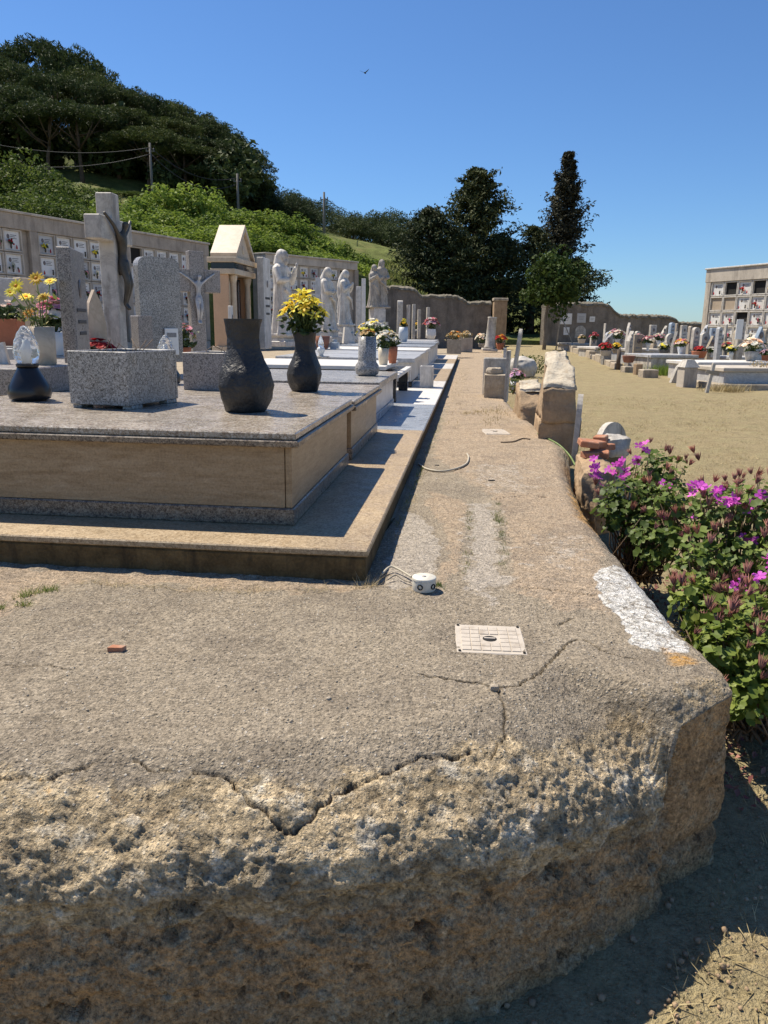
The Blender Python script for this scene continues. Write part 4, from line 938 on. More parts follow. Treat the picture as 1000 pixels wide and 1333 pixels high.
tomb('tomb', 'fifth tomb with dark polished slab and pale marble end behind the kerb planter', 9.06, 11.0, 'marble_white', 'marble_white', 'granite_black', 'marble_grey', .60, (.52, .35, .12), 2.8, False)
tomb('tomb', 'sixth tomb with white marble panels and grey slab', 11.005, 13.0, 'granite_kerb', 'marble_white', 'marble_white', 'marble_grey', .60, (.54, .15, .12), 2.8, False, 2)
tomb('tomb', 'seventh tomb with broad white marble top', 13.005, 15.3, 'granite_kerb', 'marble_grey', 'marble_white', 'marble_clean', .62, (.56, .15, .12), 2.8, False, 1)
tomb('tomb', 'eighth tomb with pale grey marble top carrying the barrel vase', 15.305, 18.0, 'marble_white', 'marble_white', 'marble_grey', 'granite_blue', .64, (.56, .15, .12), 2.8, False, 1)
tomb('tomb', 'ninth tomb with white end panels carrying the white pot of red flowers', 18.005, 21.0, 'granite_kerb', 'marble_clean', 'marble_grey', 'granite_blue', .66, (.58, .2, .15), 2.8, False, 1)
tomb('tomb', 'last tomb of the row with a low grey top beside the brown planters', 21.005, 24.6, 'marble_white', 'marble_grey', 'marble_grey', 'marble_grey', .66, (.75, .2, .2), 2.8, False, 1)
# head block of the second tomb
mb = MB(); mb.box(-.42, .42, -.75, .75, 0, .20, .008)
hb = py(38, 500, 6.35)
tag(mb.build('head_block', 'granite_pinkgrey', None, (-2.90, 6.35, .57), -TH), 'speckled granite head block behind the crystal lamp, carrying the cream vase', 'stone block')

# ------------------------------------------------------------------ flowers
def petals_mesh(name, np_, ln, wd, cup, layers, mat, eye=None, er=.25):
    mb = MB()
    for l in range(layers):
        sc_ = 1-.27*l; c_ = cup+.38*l
        for i in range(np_):
            a = 2*math.pi*(i+.5*l)/np_+.15*math.sin(i*5.1); d = Vector((math.cos(a), math.sin(a), 0)); s_ = Vector((-d.y, d.x, 0)); u_ = Vector((0, 0, 1))
            k = ln*sc_; w_ = wd*sc_
            p0 = d*(.1*k); p1 = d*(k*.55*math.cos(c_))+u_*(k*.55*math.sin(c_)); p2 = p1+d*(k*.5*math.cos(c_*.35))+u_*(k*.5*math.sin(c_*.35)-.05*k)
            mb.add([p0-s_*w_*.15, p0+s_*w_*.15, p1+s_*w_*.5, p2+s_*w_*.22, p2-s_*w_*.22, p1-s_*w_*.5], [[0, 1, 2, 5], [5, 2, 3, 4]], 0, True)
    if eye: mb.ell((0, 0, ln*.12), (ln*er, ln*er, ln*.14), 8, 5, 1)
    return mb.mesh(name, [mat]+([eye] if eye else []))
FLW = {}
for c in ('yellow', 'gold', 'orange', 'red', 'pink', 'rose', 'white', 'peach', 'lilac', 'magenta', 'dry'):
    FLW['lily', c] = petals_mesh('flower', 6, 1.0, .42, .45, 1, 'petal_'+c, 'petal_gold', .12)
    FLW['daisy', c] = petals_mesh('flower', 13, 1.0, .30, .14, 2, 'petal_'+c, 'petal_orange' if c != 'orange' else 'petal_gold', .24)
    FLW['rose', c] = petals_mesh('flower', 6, .9, .95, .55, 4, 'petal_'+c)
FLW['sun', 'gold'] = petals_mesh('flower', 14, 1.0, .28, .10, 2, 'petal_gold', 'soil', .42)
def bouquet(name, label, loc, r, h, cols, kind, n_, fs, seed, leaf='bouquet_leaf', nleaf=90, lr=None, cat='bouquet', tilt=.8, lsize=None, stems=True):
    """loc is the mouth of the vase; r spread, h height of the flower mass above it"""
    rr = random.Random(seed); t_ = thing(name, label, cat, loc)
    mb = MB(); L_ = []
    for i in range(n_):
        a = 2*math.pi*(i*.618+rr.uniform(-.06, .06)); q = math.sqrt((i+.5)/n_); d = Vector((math.cos(a)*q*r, math.sin(a)*q*r, h*(.45+.55*(1-q*q))*rr.uniform(.85, 1.1)))
        L_.append((d, a, q)); mb.tube([(d.x*.12, d.y*.12, -.03), (d.x*.45, d.y*.45, d.z*.55), d], max(.0022, fs*.05), 4)
    if stems: mb.build('stems', 'stem_green', t_)
    for i, (d, a, q) in enumerate(L_):
        c = cols[rr.randrange(len(cols))]; put('flower', FLW[kind, c], t_, d, (-math.sin(a)*q*tilt*-1*0+rr.uniform(-.3, .3), q*tilt+rr.uniform(-.2, .2), a), fs*rr.uniform(.8, 1.15))
    if nleaf:
        lr = lr or r; cs = np.array([[rr.gauss(0, .42)*lr, rr.gauss(0, .42)*lr, h*rr.uniform(.02, .75)] for _ in range(nleaf)])
        v, f = leafcloud(cs, lsize or fs*1.5, .7); o = link(bpy.data.objects.new('leaves', npmesh('leaves', v, f, [leaf])), t_); stuff(o)
    return t_
def vessel(name, label, loc, prof, mat, cat='vase', n_=28, soil=True, smooth=True, rz=0, rf=None):
    t_ = thing(name, label, cat, loc, rz); r, z = prof[-1]; inner = prof+[(r*.88, z), (r*.80, z-.18*r)]
    mb = MB(); mb.lathe(inner, n_, (0, 0, 0), 0, smooth, rf, False); mb.lathe([(prof[0][0], prof[0][1]), (.0001, prof[0][1]+.0005)], n_, smooth=False, cap=False, rf=rf); mb.build('body', mat, t_)
    if soil:
        mb = MB(); mb.lathe([(r*.84, z-.20*r), (.0001, z-.17*r)], n_, cap=False, rf=rf); mb.build('soil', 'soil', t_)
    return t_
def boxpot(name, label, loc, w_, d_, h_, mat, rz=0, t=.03, feet=0.0, cat='planter', b=.004, corner=True):
    t_ = thing(name, label, cat, loc, rz)
    if feet:
        for sx in (-1, 1):
            for y0, y1 in ((-d_/2+.02, -d_/2+.14), (d_/2-.14, d_/2-.02)): mb = MB(); mb.box(sx*(w_/2-.03)-.03, sx*(w_/2-.03)+.03, y0, y1, 0, feet, .003); mb.build('foot', mat, t_)
    for nm, q in (('front_panel', (-w_/2, w_/2, -d_/2, -d_/2+t)), ('back_panel', (-w_/2, w_/2, d_/2-t, d_/2)), ('side_panel', (-w_/2, -w_/2+t, -d_/2+t+.001, d_/2-t-.001)), ('side_panel', (w_/2-t, w_/2, -d_/2+t+.001, d_/2-t-.001))):
        mb = MB(); mb.box(q[0], q[1], q[2], q[3], feet, h_, b); mb.build(nm, mat, t_)
    mb = MB(); mb.box(-w_/2+t+.001, w_/2-t-.001, -d_/2+t+.001, d_/2-t-.001, feet, h_-.05, .003); mb.build('soil', 'soil', t_)
    return t_

# ------------------------------------------------------------------ things on the two nearest tombs
def black_vase(label, x, y, z, h, rz):
    P = pz(x, y, z); k = h/.35
    prof = [(.072*k, 0), (.080*k, .004*k), (.098*k, .05*k), (.106*k, .10*k), (.096*k, .15*k), (.074*k, .20*k), (.062*k, .24*k), (.060*k, .28*k), (.066*k, .32*k), (.073*k, .348*k), (.073*k, .35*k)]
    pr = []
    for i in range(len(prof)-1):
        for j in range(4): q = j/4; pr.append((prof[i][0]*(1-q)+prof[i+1][0]*q, prof[i][1]*(1-q)+prof[i+1][1]*q))
    pr.append(prof[-1])
    def rf(a, z_):
        q = (a*5/(2*math.pi)+z_/k*1.6) % 1.0; fac = .93/math.cos((q-.5)*2*math.pi/5*.9)
        w_ = min(1, z_/(.03*k+1e-6))*(1 if z_ < .3*k else max(0, (.35*k-z_)/(.05*k)))
        da = (a+math.pi/2+rz+.2+math.pi) % (2*math.pi)-math.pi
        bl = max(0, 1-(da/.62)**2-((z_/k-.105)/.075)**2)
        return 1+(fac-1)*.75*w_+(.05*min(1, bl*4)+.035*bl*math.sin(17*a+40*z_)*math.sin(90*z_/k+5*a) if bl > 0 else 0)
    return vessel('black_vase', label, P, pr, 'black_basalt', 'vase', 60, True, True, rz, rf), P
v1, P1_ = black_vase('larger black stone vase, empty, on the nearest tomb', 320, 535, .600, .53, .3)
v2, P2_ = black_vase('black stone vase filled with yellow flowers on the second tomb', 397, 509, .572, .47, .7)
bouquet('yellow_bouquet', 'bright yellow lily bouquet standing in the black vase', P2_+Vector((0, 0, .455)), .175, .31, ['yellow', 'yellow', 'yellow', 'gold'], 'lily', 40, .062, 5, nleaf=320, lsize=.06)
cP = pz(150, 530, .600)
boxpot('granite_planter', 'large grey speckled granite planter box on the nearest tomb', cP+Vector((.02, .16, 0)), .40, .56, .335, 'granite_grey', -TH+R(-9), .03, .022)
mb = MB()
for i in range(9):
    a = random.uniform(0, 6.28); q = random.uniform(.02, .12); mb.tube([(q*math.cos(a), q*math.sin(a), 0), (q*1.4*math.cos(a), q*1.4*math.sin(a), .05), (q*1.6*math.cos(a+.5), q*1.6*math.sin(a+.5), random.uniform(.06, .12))], .0025, 4)
tag(mb.build('dead_twigs', 'stem_brown', None, cP+Vector((.03, .16, .285))), 'few dead bare twigs sticking up from the large granite planter', 'twigs')
P_ = pz(270, 508, .572)
boxpot('granite_planter', 'smaller speckled granite planter on the second tomb, behind the tall empty vase', P_+Vector((.03, .22, 0)), .36, .5, .30, 'granite_pinkgrey', -TH+R(-5), .03, 0)
mb = MB(); mb.tube([(-.05, -.1, 0), (-.06, -.08, .06), (-.02, .03, .10), (.06, .1, .05)], .003, 4); mb.tube([(.03, 0, 0), (.05, .05, .09), (.1, .06, .11)], .0025, 4)
tag(mb.build('dead_twigs', 'stem_brown', None, P_+Vector((.03, .22, .25))), 'single curved dead stem in the smaller granite planter', 'twigs')
def crystal_lamp(label, x, y, z, k, seed):
    P = pz(x, y, z); t_ = thing('grave_lamp', label, 'lamp', P)
    mb = MB(); mb.lathe([(.085*k, 0), (.118*k, .012*k), (.128*k, .045*k), (.118*k, .09*k), (.09*k, .14*k), (.066*k, .185*k), (.058*k, .205*k)], 40); mb.build('base', 'black_gloss', t_)
    mb = MB(); mb.lathe([(.064*k, .205*k), (.066*k, .222*k), (.05*k, .226*k)], 32); mb.build('collar', 'black_basalt', t_)
    n_, m_ = 40, 30; vs = []; rr = np.random.default_rng(seed)
    for j in range(m_+1):
        q = j/m_; r = .076*k*math.sin(math.pi*min(1, q*.80+.20)**1.0)**.7*(1-.25*q); z_ = .226*k+.225*k*q
        for i in range(n_): a = 2*math.pi*i/n_; vs.append((r*math.cos(a+q*1.2), r*math.sin(a+q*1.2), z_))
    v = np.array(vs); nn = v.copy(); nn[:, 2] = 0; nn /= np.linalg.norm(nn, axis=1)[:, None]+1e-6
    v += nn*(fbm(v+seed, 26, 2, True)*.011*k)[:, None]
    ff = np.arange(len(v)).reshape(m_+1, n_); f = np.stack([ff[:-1].ravel(), np.roll(ff[:-1], -1, 1).ravel(), np.roll(ff[1:], -1, 1).ravel(), ff[1:].ravel()], 1)
    link(bpy.data.objects.new('crystal_flame', npmesh('crystal_flame', v, f, ['crystal'], True)), t_)
    mb = MB(); mb.lathe([(.02*k, .226*k), (.024*k, .30*k), (.01*k, .36*k)], 12); mb.build('bulb', 'ceramic_white', t_)
crystal_lamp('crystal flame lamp on a black base at the left edge of the nearest tomb', 40, 521, .600, 1.05, 3)
crystal_lamp('crystal flame lamp on a black base half hidden behind the large planter', 218, 500, .572, .95, 8)
# objects on the head block
hbz = .77
P_ = py(58, 474, 6.15); P_.z = hbz
vessel('cream_vase', 'cream marble cylinder vase holding yellow gerberas', P_, [(.085, 0), (.092, .01), (.094, .14), (.098, .29)], 'cream_marble', 'vase', 32, False)
t_ = thing('gerbera_bouquet', 'loose bunch of yellow and orange gerberas in clear wrapping in the cream vase', 'bouquet', P_+Vector((0, 0, .29)))
mb = MB()
for (dx, dz, c, s) in [(-.16, .30, 'yellow', .06), (-.02, .36, 'gold', .062), (-.11, .22, 'yellow', .055), (.04, .22, 'gold', .055), (-.10, .10, 'orange', .05), (.08, .34, 'yellow', .05), (-.21, .25, 'yellow', .045)]:
    dy = random.uniform(-.05, .05); mb.tube([(dx*.1, dy*.2, -.1), (dx*.5, dy, dz*.5), (dx, dy, dz)], .0045, 5)
    put('flower', FLW['daisy', c], t_, (dx, dy, dz), (random.uniform(.4, 1.1), random.uniform(-.3, .3), 0), s)
mb.build('stems', 'stem_green', t_)
v, f = leafcloud(np.array([[random.gauss(-.05, .08), random.gauss(0, .05), random.uniform(0, .26)] for _ in range(70)]), .06, .5); stuff(link(bpy.data.objects.new('leaves', npmesh('leaves', v, f, ['weed'])), t_))
mb = MB(); mb.prism([(-.05, 0), (.05, 0), (.02, .17), (-.06, .15)], -.02, .02, 'y'); mb.build('plinth', 'marble_white', None)
o = bpy.data.objects['plinth']; o.name = 'marble_book'; o.location = py(4, 468, 6.1); o.location.z = hbz; tag(o, 'small white marble wedge on the head block at the left edge', 'marble ornament')

# ------------------------------------------------------------------ headstones, crosses, statues of the left row
def box_stele(label, x, Y, ytop, z0, w_, th, mat, rz=0, lean=0, name='headstone', shape='flat', extras=True):
    """w_ across its face, th thick; faces local +x turned by rz"""
    P = py(x, ytop, Y); h = P.z-z0; t_ = thing(name, label, 'headstone', (P.x, P.y, z0), -TH+rz)
    mb = MB()
    if shape == 'flat': mb.box(-th/2, th/2, -w_/2, w_/2, 0, h, .008)
    else:
        r = w_/2; k = 10
        if shape == 'arch': out = [(-r, 0), (r, 0)]+[(r*math.cos(math.pi*i/k), h-r+r*math.sin(math.pi*i/k)) for i in range(k+1)]
        elif shape == 'round': c = .12; out = [(-r, 0), (r, 0)]+[(r-c+c*math.cos(math.pi/2*i/6), h-c+c*math.sin(math.pi/2*i/6)) for i in range(7)]+[(-r+c+c*math.cos(math.pi/2+math.pi/2*i/6), h-c+c*math.sin(math.pi/2+math.pi/2*i/6)) for i in range(7)]
        else: out = [(-r, 0), (r, 0), (r, h*.6), (r*.6, h*.85), (0, h), (-r*.6, h*.85), (-r, h*.6)]
        mb.prism(out, -th/2, th/2, 'x')
    mb.build('slab', mat, t_)
    if extras:
        mb = MB(); mb.ell((th/2+.004, 0, h*.72), (.008, .055, .075), 12, 8); mb.build('portrait', 'photo_oval', t_)
        for j in range(3):
            mb = MB(); mb.box(th/2-.002, th/2+.006, -w_*(.34-.05*j), w_*(.34-.05*j), h*(.55-.085*j), h*(.575-.085*j), .002); mb.build('inscription', 'lettering', t_)
    if lean: t_.rotation_euler.x = lean
    return t_
box_stele('tall narrow speckled granite stele left of the big crucifix', 91, 6.7, 325, .57, .58, .11, 'granite_pinkgrey', R(17))
# the big cross
def cross(label, x, Y, ytop, z0, w_, th, arm, mat, figmat, rz, zarm=.76, fig=.85, barh=None, name='stone_cross', rzf=0):
    P = py(x, ytop, Y); h = P.z-z0; t_ = thing(name, label, 'cross', (P.x, P.y, z0), -TH+rz); barh = barh or w_
    mb = MB(); mb.box(-th/2, th/2, -w_/2, w_/2, 0, h, .01); mb.build('shaft', mat, t_)
    for s in (-1, 1):
        mb = MB(); a, b = sorted((s*w_/2, s*arm/2)); mb.box(-th/2+.003, th/2-.003, a, b, h*zarm-barh/2, h*zarm+barh/2, .01); mb.build('arm', mat, t_)
    # corpus, one skinned figure
    zc = h*zarm+.02; k = fig
    J = [((0, 0, -.46*k), .062), ((0, 0, -.36*k), .052), ((.01, 0, -.22*k), .066), ((.01, 0, -.12*k), .06), ((.03, 0, -.05*k), .026), ((.05, .015, .03*k), .05), ((.05, .02, .07*k), .045),
         ((0, -.09*k, -.12*k), .034), ((0, -.24*k, .0), .026), ((-.02, -.40*k, .10*k), .02), ((-.03, -.45*k, .13*k), .022), ((0, .09*k, -.12*k), .034), ((0, .24*k, .0), .026), ((-.02, .40*k, .10*k), .02), ((-.03, .45*k, .13*k), .022),
         ((.01, -.05*k, -.5*k), .056), ((.06, -.045*k, -.74*k), .042), ((0, -.025*k, -1.0*k), .027), ((.05, -.02*k, -1.08*k), .024), ((.01, .05*k, -.5*k), .056), ((.06, .045*k, -.74*k), .042), ((0, .025*k, -1.0*k), .027), ((.05, .02*k, -1.08*k), .024)]
    Eg = [(0, 1), (1, 2), (2, 3), (3, 4), (4, 5), (5, 6), (3, 7), (7, 8), (8, 9), (9, 10), (3, 11), (11, 12), (12, 13), (13, 14), (0, 15), (15, 16), (16, 17), (17, 18), (0, 19), (19, 20), (20, 21), (21, 22)]
    me = bpy.data.meshes.new('corpus'); me.from_pydata([Vector(j[0])+Vector((th/2+.05*k, 0, zc+.02)) for j in J], Eg, []); me.materials.append(MATS[figmat])
    o = link(bpy.data.objects.new('corpus', me), t_); sm = o.modifiers.new('skin', 'SKIN'); sub = o.modifiers.new('sub', 'SUBSURF'); sub.levels = 1; sub.render_levels = 2
    for i, j in enumerate(J): me.skin_vertices[0].data[i].radius = (j[1]*k, j[1]*k); me.skin_vertices[0].data[i].use_root = (i == 0)
    sm.use_smooth_shade = True
    mb = MB(); mb.lathe([(.07*k, -.62*k), (.085*k, -.56*k), (.078*k, -.46*k), (.066*k, -.42*k)], 12, (th/2+.055*k, 0, zc+.02)); mb.build('loincloth', figmat, t_)
    return t_
cross('tall pale marble cross with a dark bronze crucifix figure', 139, 8.75, 252, .55, .19, .18, .86, 'marble_old', 'bronze', R(3), .80, .80, .24)
cross('speckled grey granite cross with a pale stone crucifix figure', 253, 13.0, 327, .58, .24, .18, .78, 'granite_pinkgrey', 'marble_grey', R(-52), .72, .66, .36)
hs = box_stele('broad grey granite headstone with rounded shoulders right of the big crucifix', 203, 10.9, 335, .57, .60, .15, 'granite_grey', R(-42), 0, 'headstone', 'round', False)
mb = MB(); mb.box(.09, .11, .02, .22, .10, .46, .004); mb.build('photo_plate', 'ceramic_white', hs); mb = MB(); mb.box(.111, .114, .05, .19, .34, .40, .001); mb.build('inscription', 'print_grey', hs)
mb = MB(); mb.box(-.12, .12, -.10, .10, 0, .62, .008); p_ = py(183, 398, 10.5); tag(mb.build('granite_post', 'granite_pinkgrey', None, (p_.x, p_.y, .57), -TH+R(-42)), 'low granite post in front of the broad rounded headstone', 'stone post')
# aedicule tomb
P_ = py(286, 300, 15.2); A = thing('aedicule_tomb', 'cream temple-shaped tomb with columns, dark frieze and gabled roof', 'tomb monument', (P_.x+.14, P_.y+.75, .58), -TH); A.scale = (.72, .68, .93)
def ap(nm, m_, *q, b=.008):
    mb = MB(); mb.box(*q, b); return mb.build(nm, m_, A)
ap('base_step', 'cream_marble', -.42, .36, -1.08, 1.08, 0, .10); ap('side_wall', 'peach_stone', -.36, .06, -1.0, -.90, .10, 1.55); ap('side_wall', 'peach_stone', -.36, .06, .90, 1.0, .10, 1.55)
ap('back_wall', 'brown_marble', -.36, -.28, -.895, .895, .10, 1.55); ap('dark_panel', 'glass_flat', -.10, -.06, -.62, -.10, .10, 1.5, b=.003); ap('dark_panel', 'glass_flat', -.10, -.06, .12, .62, .10, 1.5, b=.003); ap('inner_pier', 'brown_marble', -.27, -.02, -.09, .11, .10, 1.55)
for yy in (-.72, .72):
    mb = MB(); mb.lathe([(.115, .10), (.115, .14), (.095, .17), (.085, .22), (.078, 1.36), (.085, 1.40), (.10, 1.44), (.115, 1.50), (.115, 1.548)], 20, (.12, yy, 0)); mb.build('column', 'cream_marble', A)
ap('architrave', 'cream_marble', -.40, .28, -1.06, 1.06, 1.551, 1.66); ap('frieze', 'granite_black', -.38, .255, -1.04, 1.04, 1.66, 1.78); ap('cornice', 'cream_marble', -.46, .34, -1.12, 1.12, 1.78, 1.88)
mb = MB(); mb.prism([(-.80, 1.881), (.80, 1.881), (0, 2.44)], -.34, .22, 'x'); mb.build('pediment', 'cream_marble', A)
for s in (-1, 1):
    mb = MB(); mb.prism([(s*.92, 1.881), (s*.92, 1.97), (s*.01, 2.585), (s*.01, 2.46)], -.42, .30, 'x'); mb.build('roof_slab', 'cream_marble', A)
mb = MB(); mb.ell((.225, 0, 2.08), (.02, .12, .09), 12, 8); mb.build('emblem', 'cream_marble', A)
box_stele('tall white marble slab right beside the temple-shaped tomb', 343, 16.6, 336, .60, .55, .14, 'marble_white', 0)
# robed statues
def robed(label, x, Y, ytop, ybase, mat, rz, seed, veil=True, pose='pray', ped=.28, name='marble_statue', pair=None):
    P = py(x, ytop, Y); zb = py(x, ybase, Y).z; h = P.z-zb
    t_ = thing(name, label, 'statue', (P.x, P.y, .62), -TH+rz)
    mb = MB(); z0 = zb-.62
    mb.box(-.30, .30, -.34, .34, 0, z0*.55, .01); mb.box(-.22, .22, -.26, .26, z0*.55, z0-.04, .01); mb.box(-.2, .2, -.24, .24, z0-.04, z0+.01, .008); mb.build('pedestal', 'marble_white', t_)
    mb = MB(); rr = random.Random(seed)
    def fig(mb, ox, oy, hh, veil, pose, ph):
        prof = [(0, .205, .19), (.03, .21, .19), (.12, .185, .165), (.25, .165, .145), (.40, .155, .13), (.52, .150, .125), (.60, .140, .115), (.68, .150, .115), (.75, .165, .11), (.80, .155, .10), (.835, .10, .075), (.86, .055, .055), (.88, .05, .055)]
        n_ = 44; vs = []; rings = []
        Z = np.linspace(0, .88, 52)
        for z_ in Z:
            a_ = np.interp(z_, [p[0] for p in prof], [p[1] for p in prof]); b_ = np.interp(z_, [p[0] for p in prof], [p[2] for p in prof])
            fold = .12*max(0, 1-z_/.66)+.05*(z_ < .82)
            for i in range(n_):
                an = 2*math.pi*i/n_; k = 1+fold*(math.sin(9*an+ph+2.5*z_)*.6+math.sin(5*an-6*z_+ph)*.5+.3*math.sin(14*an+ph*2))
                vs.append((ox+b_*k*math.cos(an)*hh*.82+.02*hh*math.sin(z_*3+ph), oy+a_*k*math.sin(an)*hh*.76, z0+z_*hh))
        fs = [[j*n_+i, j*n_+(i+1) % n_, (j+1)*n_+(i+1) % n_, (j+1)*n_+i] for j in range(len(Z)-1) for i in range(n_)]+[[i for i in range(n_)][::-1], [(len(Z)-1)*n_+i for i in range(n_)]]
        mb.add(vs, fs, 0, True)
        mb.ell((ox+.028*hh, oy, z0+.925*hh), (.062*hh, .052*hh, .075*hh), 16, 12)                      # head
        mb.ell((ox+.088*hh, oy, z0+.915*hh), (.014*hh, .010*hh, .018*hh), 8, 6)                          # nose
        if veil:
            mb.ell((ox+.008*hh, oy, z0+.935*hh), (.068*hh, .070*hh, .082*hh), 16, 12)
            mb.tube([(ox-.02*hh, oy, z0+.95*hh), (ox-.045*hh, oy, z0+.84*hh), (ox-.06*hh, oy, z0+.70*hh), (ox-.07*hh, oy, z0+.5*hh)], [.05*hh, .078*hh, .095*hh, .085*hh], 16)
        else:
            mb.ell((ox+.0*hh, oy, z0+.93*hh), (.068*hh, .064*hh, .078*hh), 16, 12); mb.tube([(ox-.02*hh, oy, z0+.93*hh), (ox-.03*hh, oy, z0+.83*hh)], [.06*hh, .075*hh], 12)
            mb.ell((ox+.065*hh, oy, z0+.87*hh), (.03*hh, .035*hh, .045*hh), 10, 8)                        # beard
        sh_ = .098
        for s in (-1, 1):
            if pose == 'pray': e = (.05, s*.125, .64); hd = (.15, s*.02, .74)
            elif pose == 'bless': e = (.06, s*.135, .64); hd = (.17, s*.05, .80) if s > 0 else (.14, -.04, .66)
            else: e = (.05, s*.13, .63); hd = (.13, s*.04, .61)
            p = [(ox, oy+s*sh_*hh, z0+.79*hh), (ox+e[0]*hh, oy+e[1]*hh, z0+e[2]*hh), (ox+hd[0]*hh, oy+hd[1]*hh, z0+hd[2]*hh)]
            mb.tube([p[0], [(p[0][i]+p[1][i])/2 for i in range(3)], p[1], [(p[1][i]+p[2][i])/2 for i in range(3)], p[2]], [.042*hh, .042*hh, .046*hh, .038*hh, .022*hh], 12)
            mb.ell((p[2][0]+.012*hh, p[2][1], p[2][2]+.02*hh), (.016*hh, .016*hh, .034*hh), 8, 6)
        mb.tube([(ox+.10*hh, oy-.08*hh, z0+.55*hh), (ox+.12*hh, oy+.02*hh, z0+.48*hh), (ox+.12*hh, oy+.09*hh, z0+.30*hh)], [.02*hh, .028*hh, .015*hh], 8)   # mantle edge
        mb.box(ox-.15*hh, ox+.16*hh, oy-.15*hh, oy+.15*hh, z0, z0+.035*hh, .01)
    fig(mb, 0, -.16 if pair else 0, h*(.86 if pair else 1), veil, pose, seed*1.3)
    if pair:
        fig(mb, -.05, .20, h*.98, False, 'hold', seed*2.1)
    o = mb.build('figure', mat, t_)
    rm = o.modifiers.new('remesh', 'REMESH'); rm.mode = 'VOXEL'; rm.voxel_size = .011*h/1.9 if not pair else .022; rm.use_smooth_shade = True
    return t_
robed('white marble statue of a bearded robed figure raising a hand', 366, 18.0, 325, 438, 'statue_white', R(-20), 1, False, 'bless')
robed('white marble statue of a veiled figure with folded arms, left of a pair', 426, 22.0, 349, 431, 'statue_white', R(-15), 2, True, 'hold')
robed('slim white marble statue of a praying veiled figure, right of a pair', 449, 24.5, 352, 424, 'statue_white', R(-15), 3, True, 'pray')
robed('weathered brown stone statue of two standing figures before the end wall', 492, 31.0, 336, 401, 'statue_old', R(-55), 5, True, 'pray', pair=True)
for (x, Y, yt, w_, th, m_, lb, sh_) in [(414, 20.4, 362, .5, .12, 'marble_grey', 'thin grey stele between the bearded statue and the veiled pair', 'flat'), (436, 23.2, 367, .5, .12, 'marble_old', 'thin pale stele between the two veiled statues', 'flat'),
        (467, 25.5, 373, .34, .16, 'marble_white', 'short white marble obelisk slab beside the praying statue', 'flat'), (473.5, 27.0, 363, .40, .14, 'marble_clean', 'taller white marble pillar slab behind the short one', 'flat'),
        (521, 29.5, 391, .3, .2, 'marble_old', 'small round-topped grey stone behind the barrel vase', 'arch'), (532, 30.5, 397, .4, .12, 'marble_old', 'thin white stele, left of two behind the dark pot', 'flat'), (539, 31.5, 396, .4, .12, 'marble_old', 'thin white stele, right of two behind the dark pot', 'flat'),
        (546, 32.5, 403, .4, .12, 'marble_old', 'narrow white slab rising left of the red flower pot', 'flat'), (557.5, 34, 400, .5, .12, 'marble_old', 'weathered pale slab behind the red flowers', 'flat'), (300, 14.1, 398, .25, .06, 'marble_clean', 'small white vertical plaque in front of the temple-shaped tomb', 'flat')]:
    box_stele(lb, x, Y, yt, .62, w_*.8, th, m_, R(8), 0, 'headstone', sh_, Y < 24)
# second-row slabs at far left
box_stele('pale grey slab with an engraved cross at the left edge', 12, 9.4, 362, 0, .9, .12, 'marble_grey', R(-58))
box_stele('narrow beige stone pillar behind the yellow gerberas', 33, 9.0, 362, 0, .22, .16, 'cream_marble', R(-30), 0, 'headstone', 'flat', False)
box_stele('small pointed cream marble marker below the bronze crucifix', 121, 8.0, 377, .56, .20, .07, 'cream_marble', R(-40), 0, 'headstone', 'point', False)
# flowers and pots between the headstones
P_ = py(10, 450, 7.8)
boxpot('terracotta_trough', 'terracotta trough with a leafy plant at the left edge', (P_.x, P_.y, P_.z), .30, .2, .26, 'terracotta', 0, .02)
slab = MB(); slab.box(-.6, .5, -.35, .4, 0, P_.z-.012, .01); tag(slab.build('stone_shelf', 'marble_grey', None, (P_.x, P_.y+.05, 0)), 'grey marble grave block under the terracotta trough', 'stone block')
bouquet('leafy_plant', 'dark leafy plant with a few pale pink blooms in the terracotta trough', P_+Vector((0, 0, .23)), .17, .2, ['pink', 'peach', 'white'], 'rose', 8, .035, 11, nleaf=260, lsize=.07)
P_ = py(70, 432, 7.6)
vessel('white_pot', 'white pot hidden behind the cream vase, holding pink peonies', P_+Vector((0, 0, -.22)), [(.09, 0), (.11, .1), (.12, .22)], 'ceramic_white', 'pot'); mb = MB(); mb.box(-.25, .3, -.25, .25, 0, P_.z-.225, .01); tag(mb.build('stone_shelf', 'marble_old', None, (P_.x, P_.y, 0)), 'pale stone grave block under the pot of pink peonies', 'stone block')
bouquet('peony_bouquet', 'pink and white peony bouquet left of the narrow granite stele', P_, .14, .30, ['pink', 'rose', 'pink', 'white'], 'rose', 16, .075, 12, nleaf=130, lsize=.09)
P_ = py(129, 452, 7.9); P_.z = .555
vessel('red_bowl', 'low dark red bowl of red roses at the foot of the bronze crucifix', P_, [(.10, 0), (.15, .05), (.17, .12)], 'terracotta_dark', 'bowl'); bouquet('red_roses', 'dark red rose cushion at the foot of the bronze crucifix', P_+Vector((0, 0, .10)), .17, .26, ['red', 'red', 'red', 'pink'], 'rose', 26, .06, 13, nleaf=120, lsize=.07)
P_ = py(238, 450, 11.8); P_.z = .57
vessel('terracotta_pot', 'small terracotta pot of pink flowers between the rounded headstone and the granite cross', P_, [(.09, 0), (.11, .1), (.13, .18)], 'terracotta', 'pot'); bouquet('pink_flowers', 'mixed pink and green flowers between the rounded headstone and the granite cross', P_+Vector((0, 0, .17)), .22, .34, ['pink', 'rose', 'dry'], 'rose', 22, .055, 14, nleaf=200, lsize=.08)

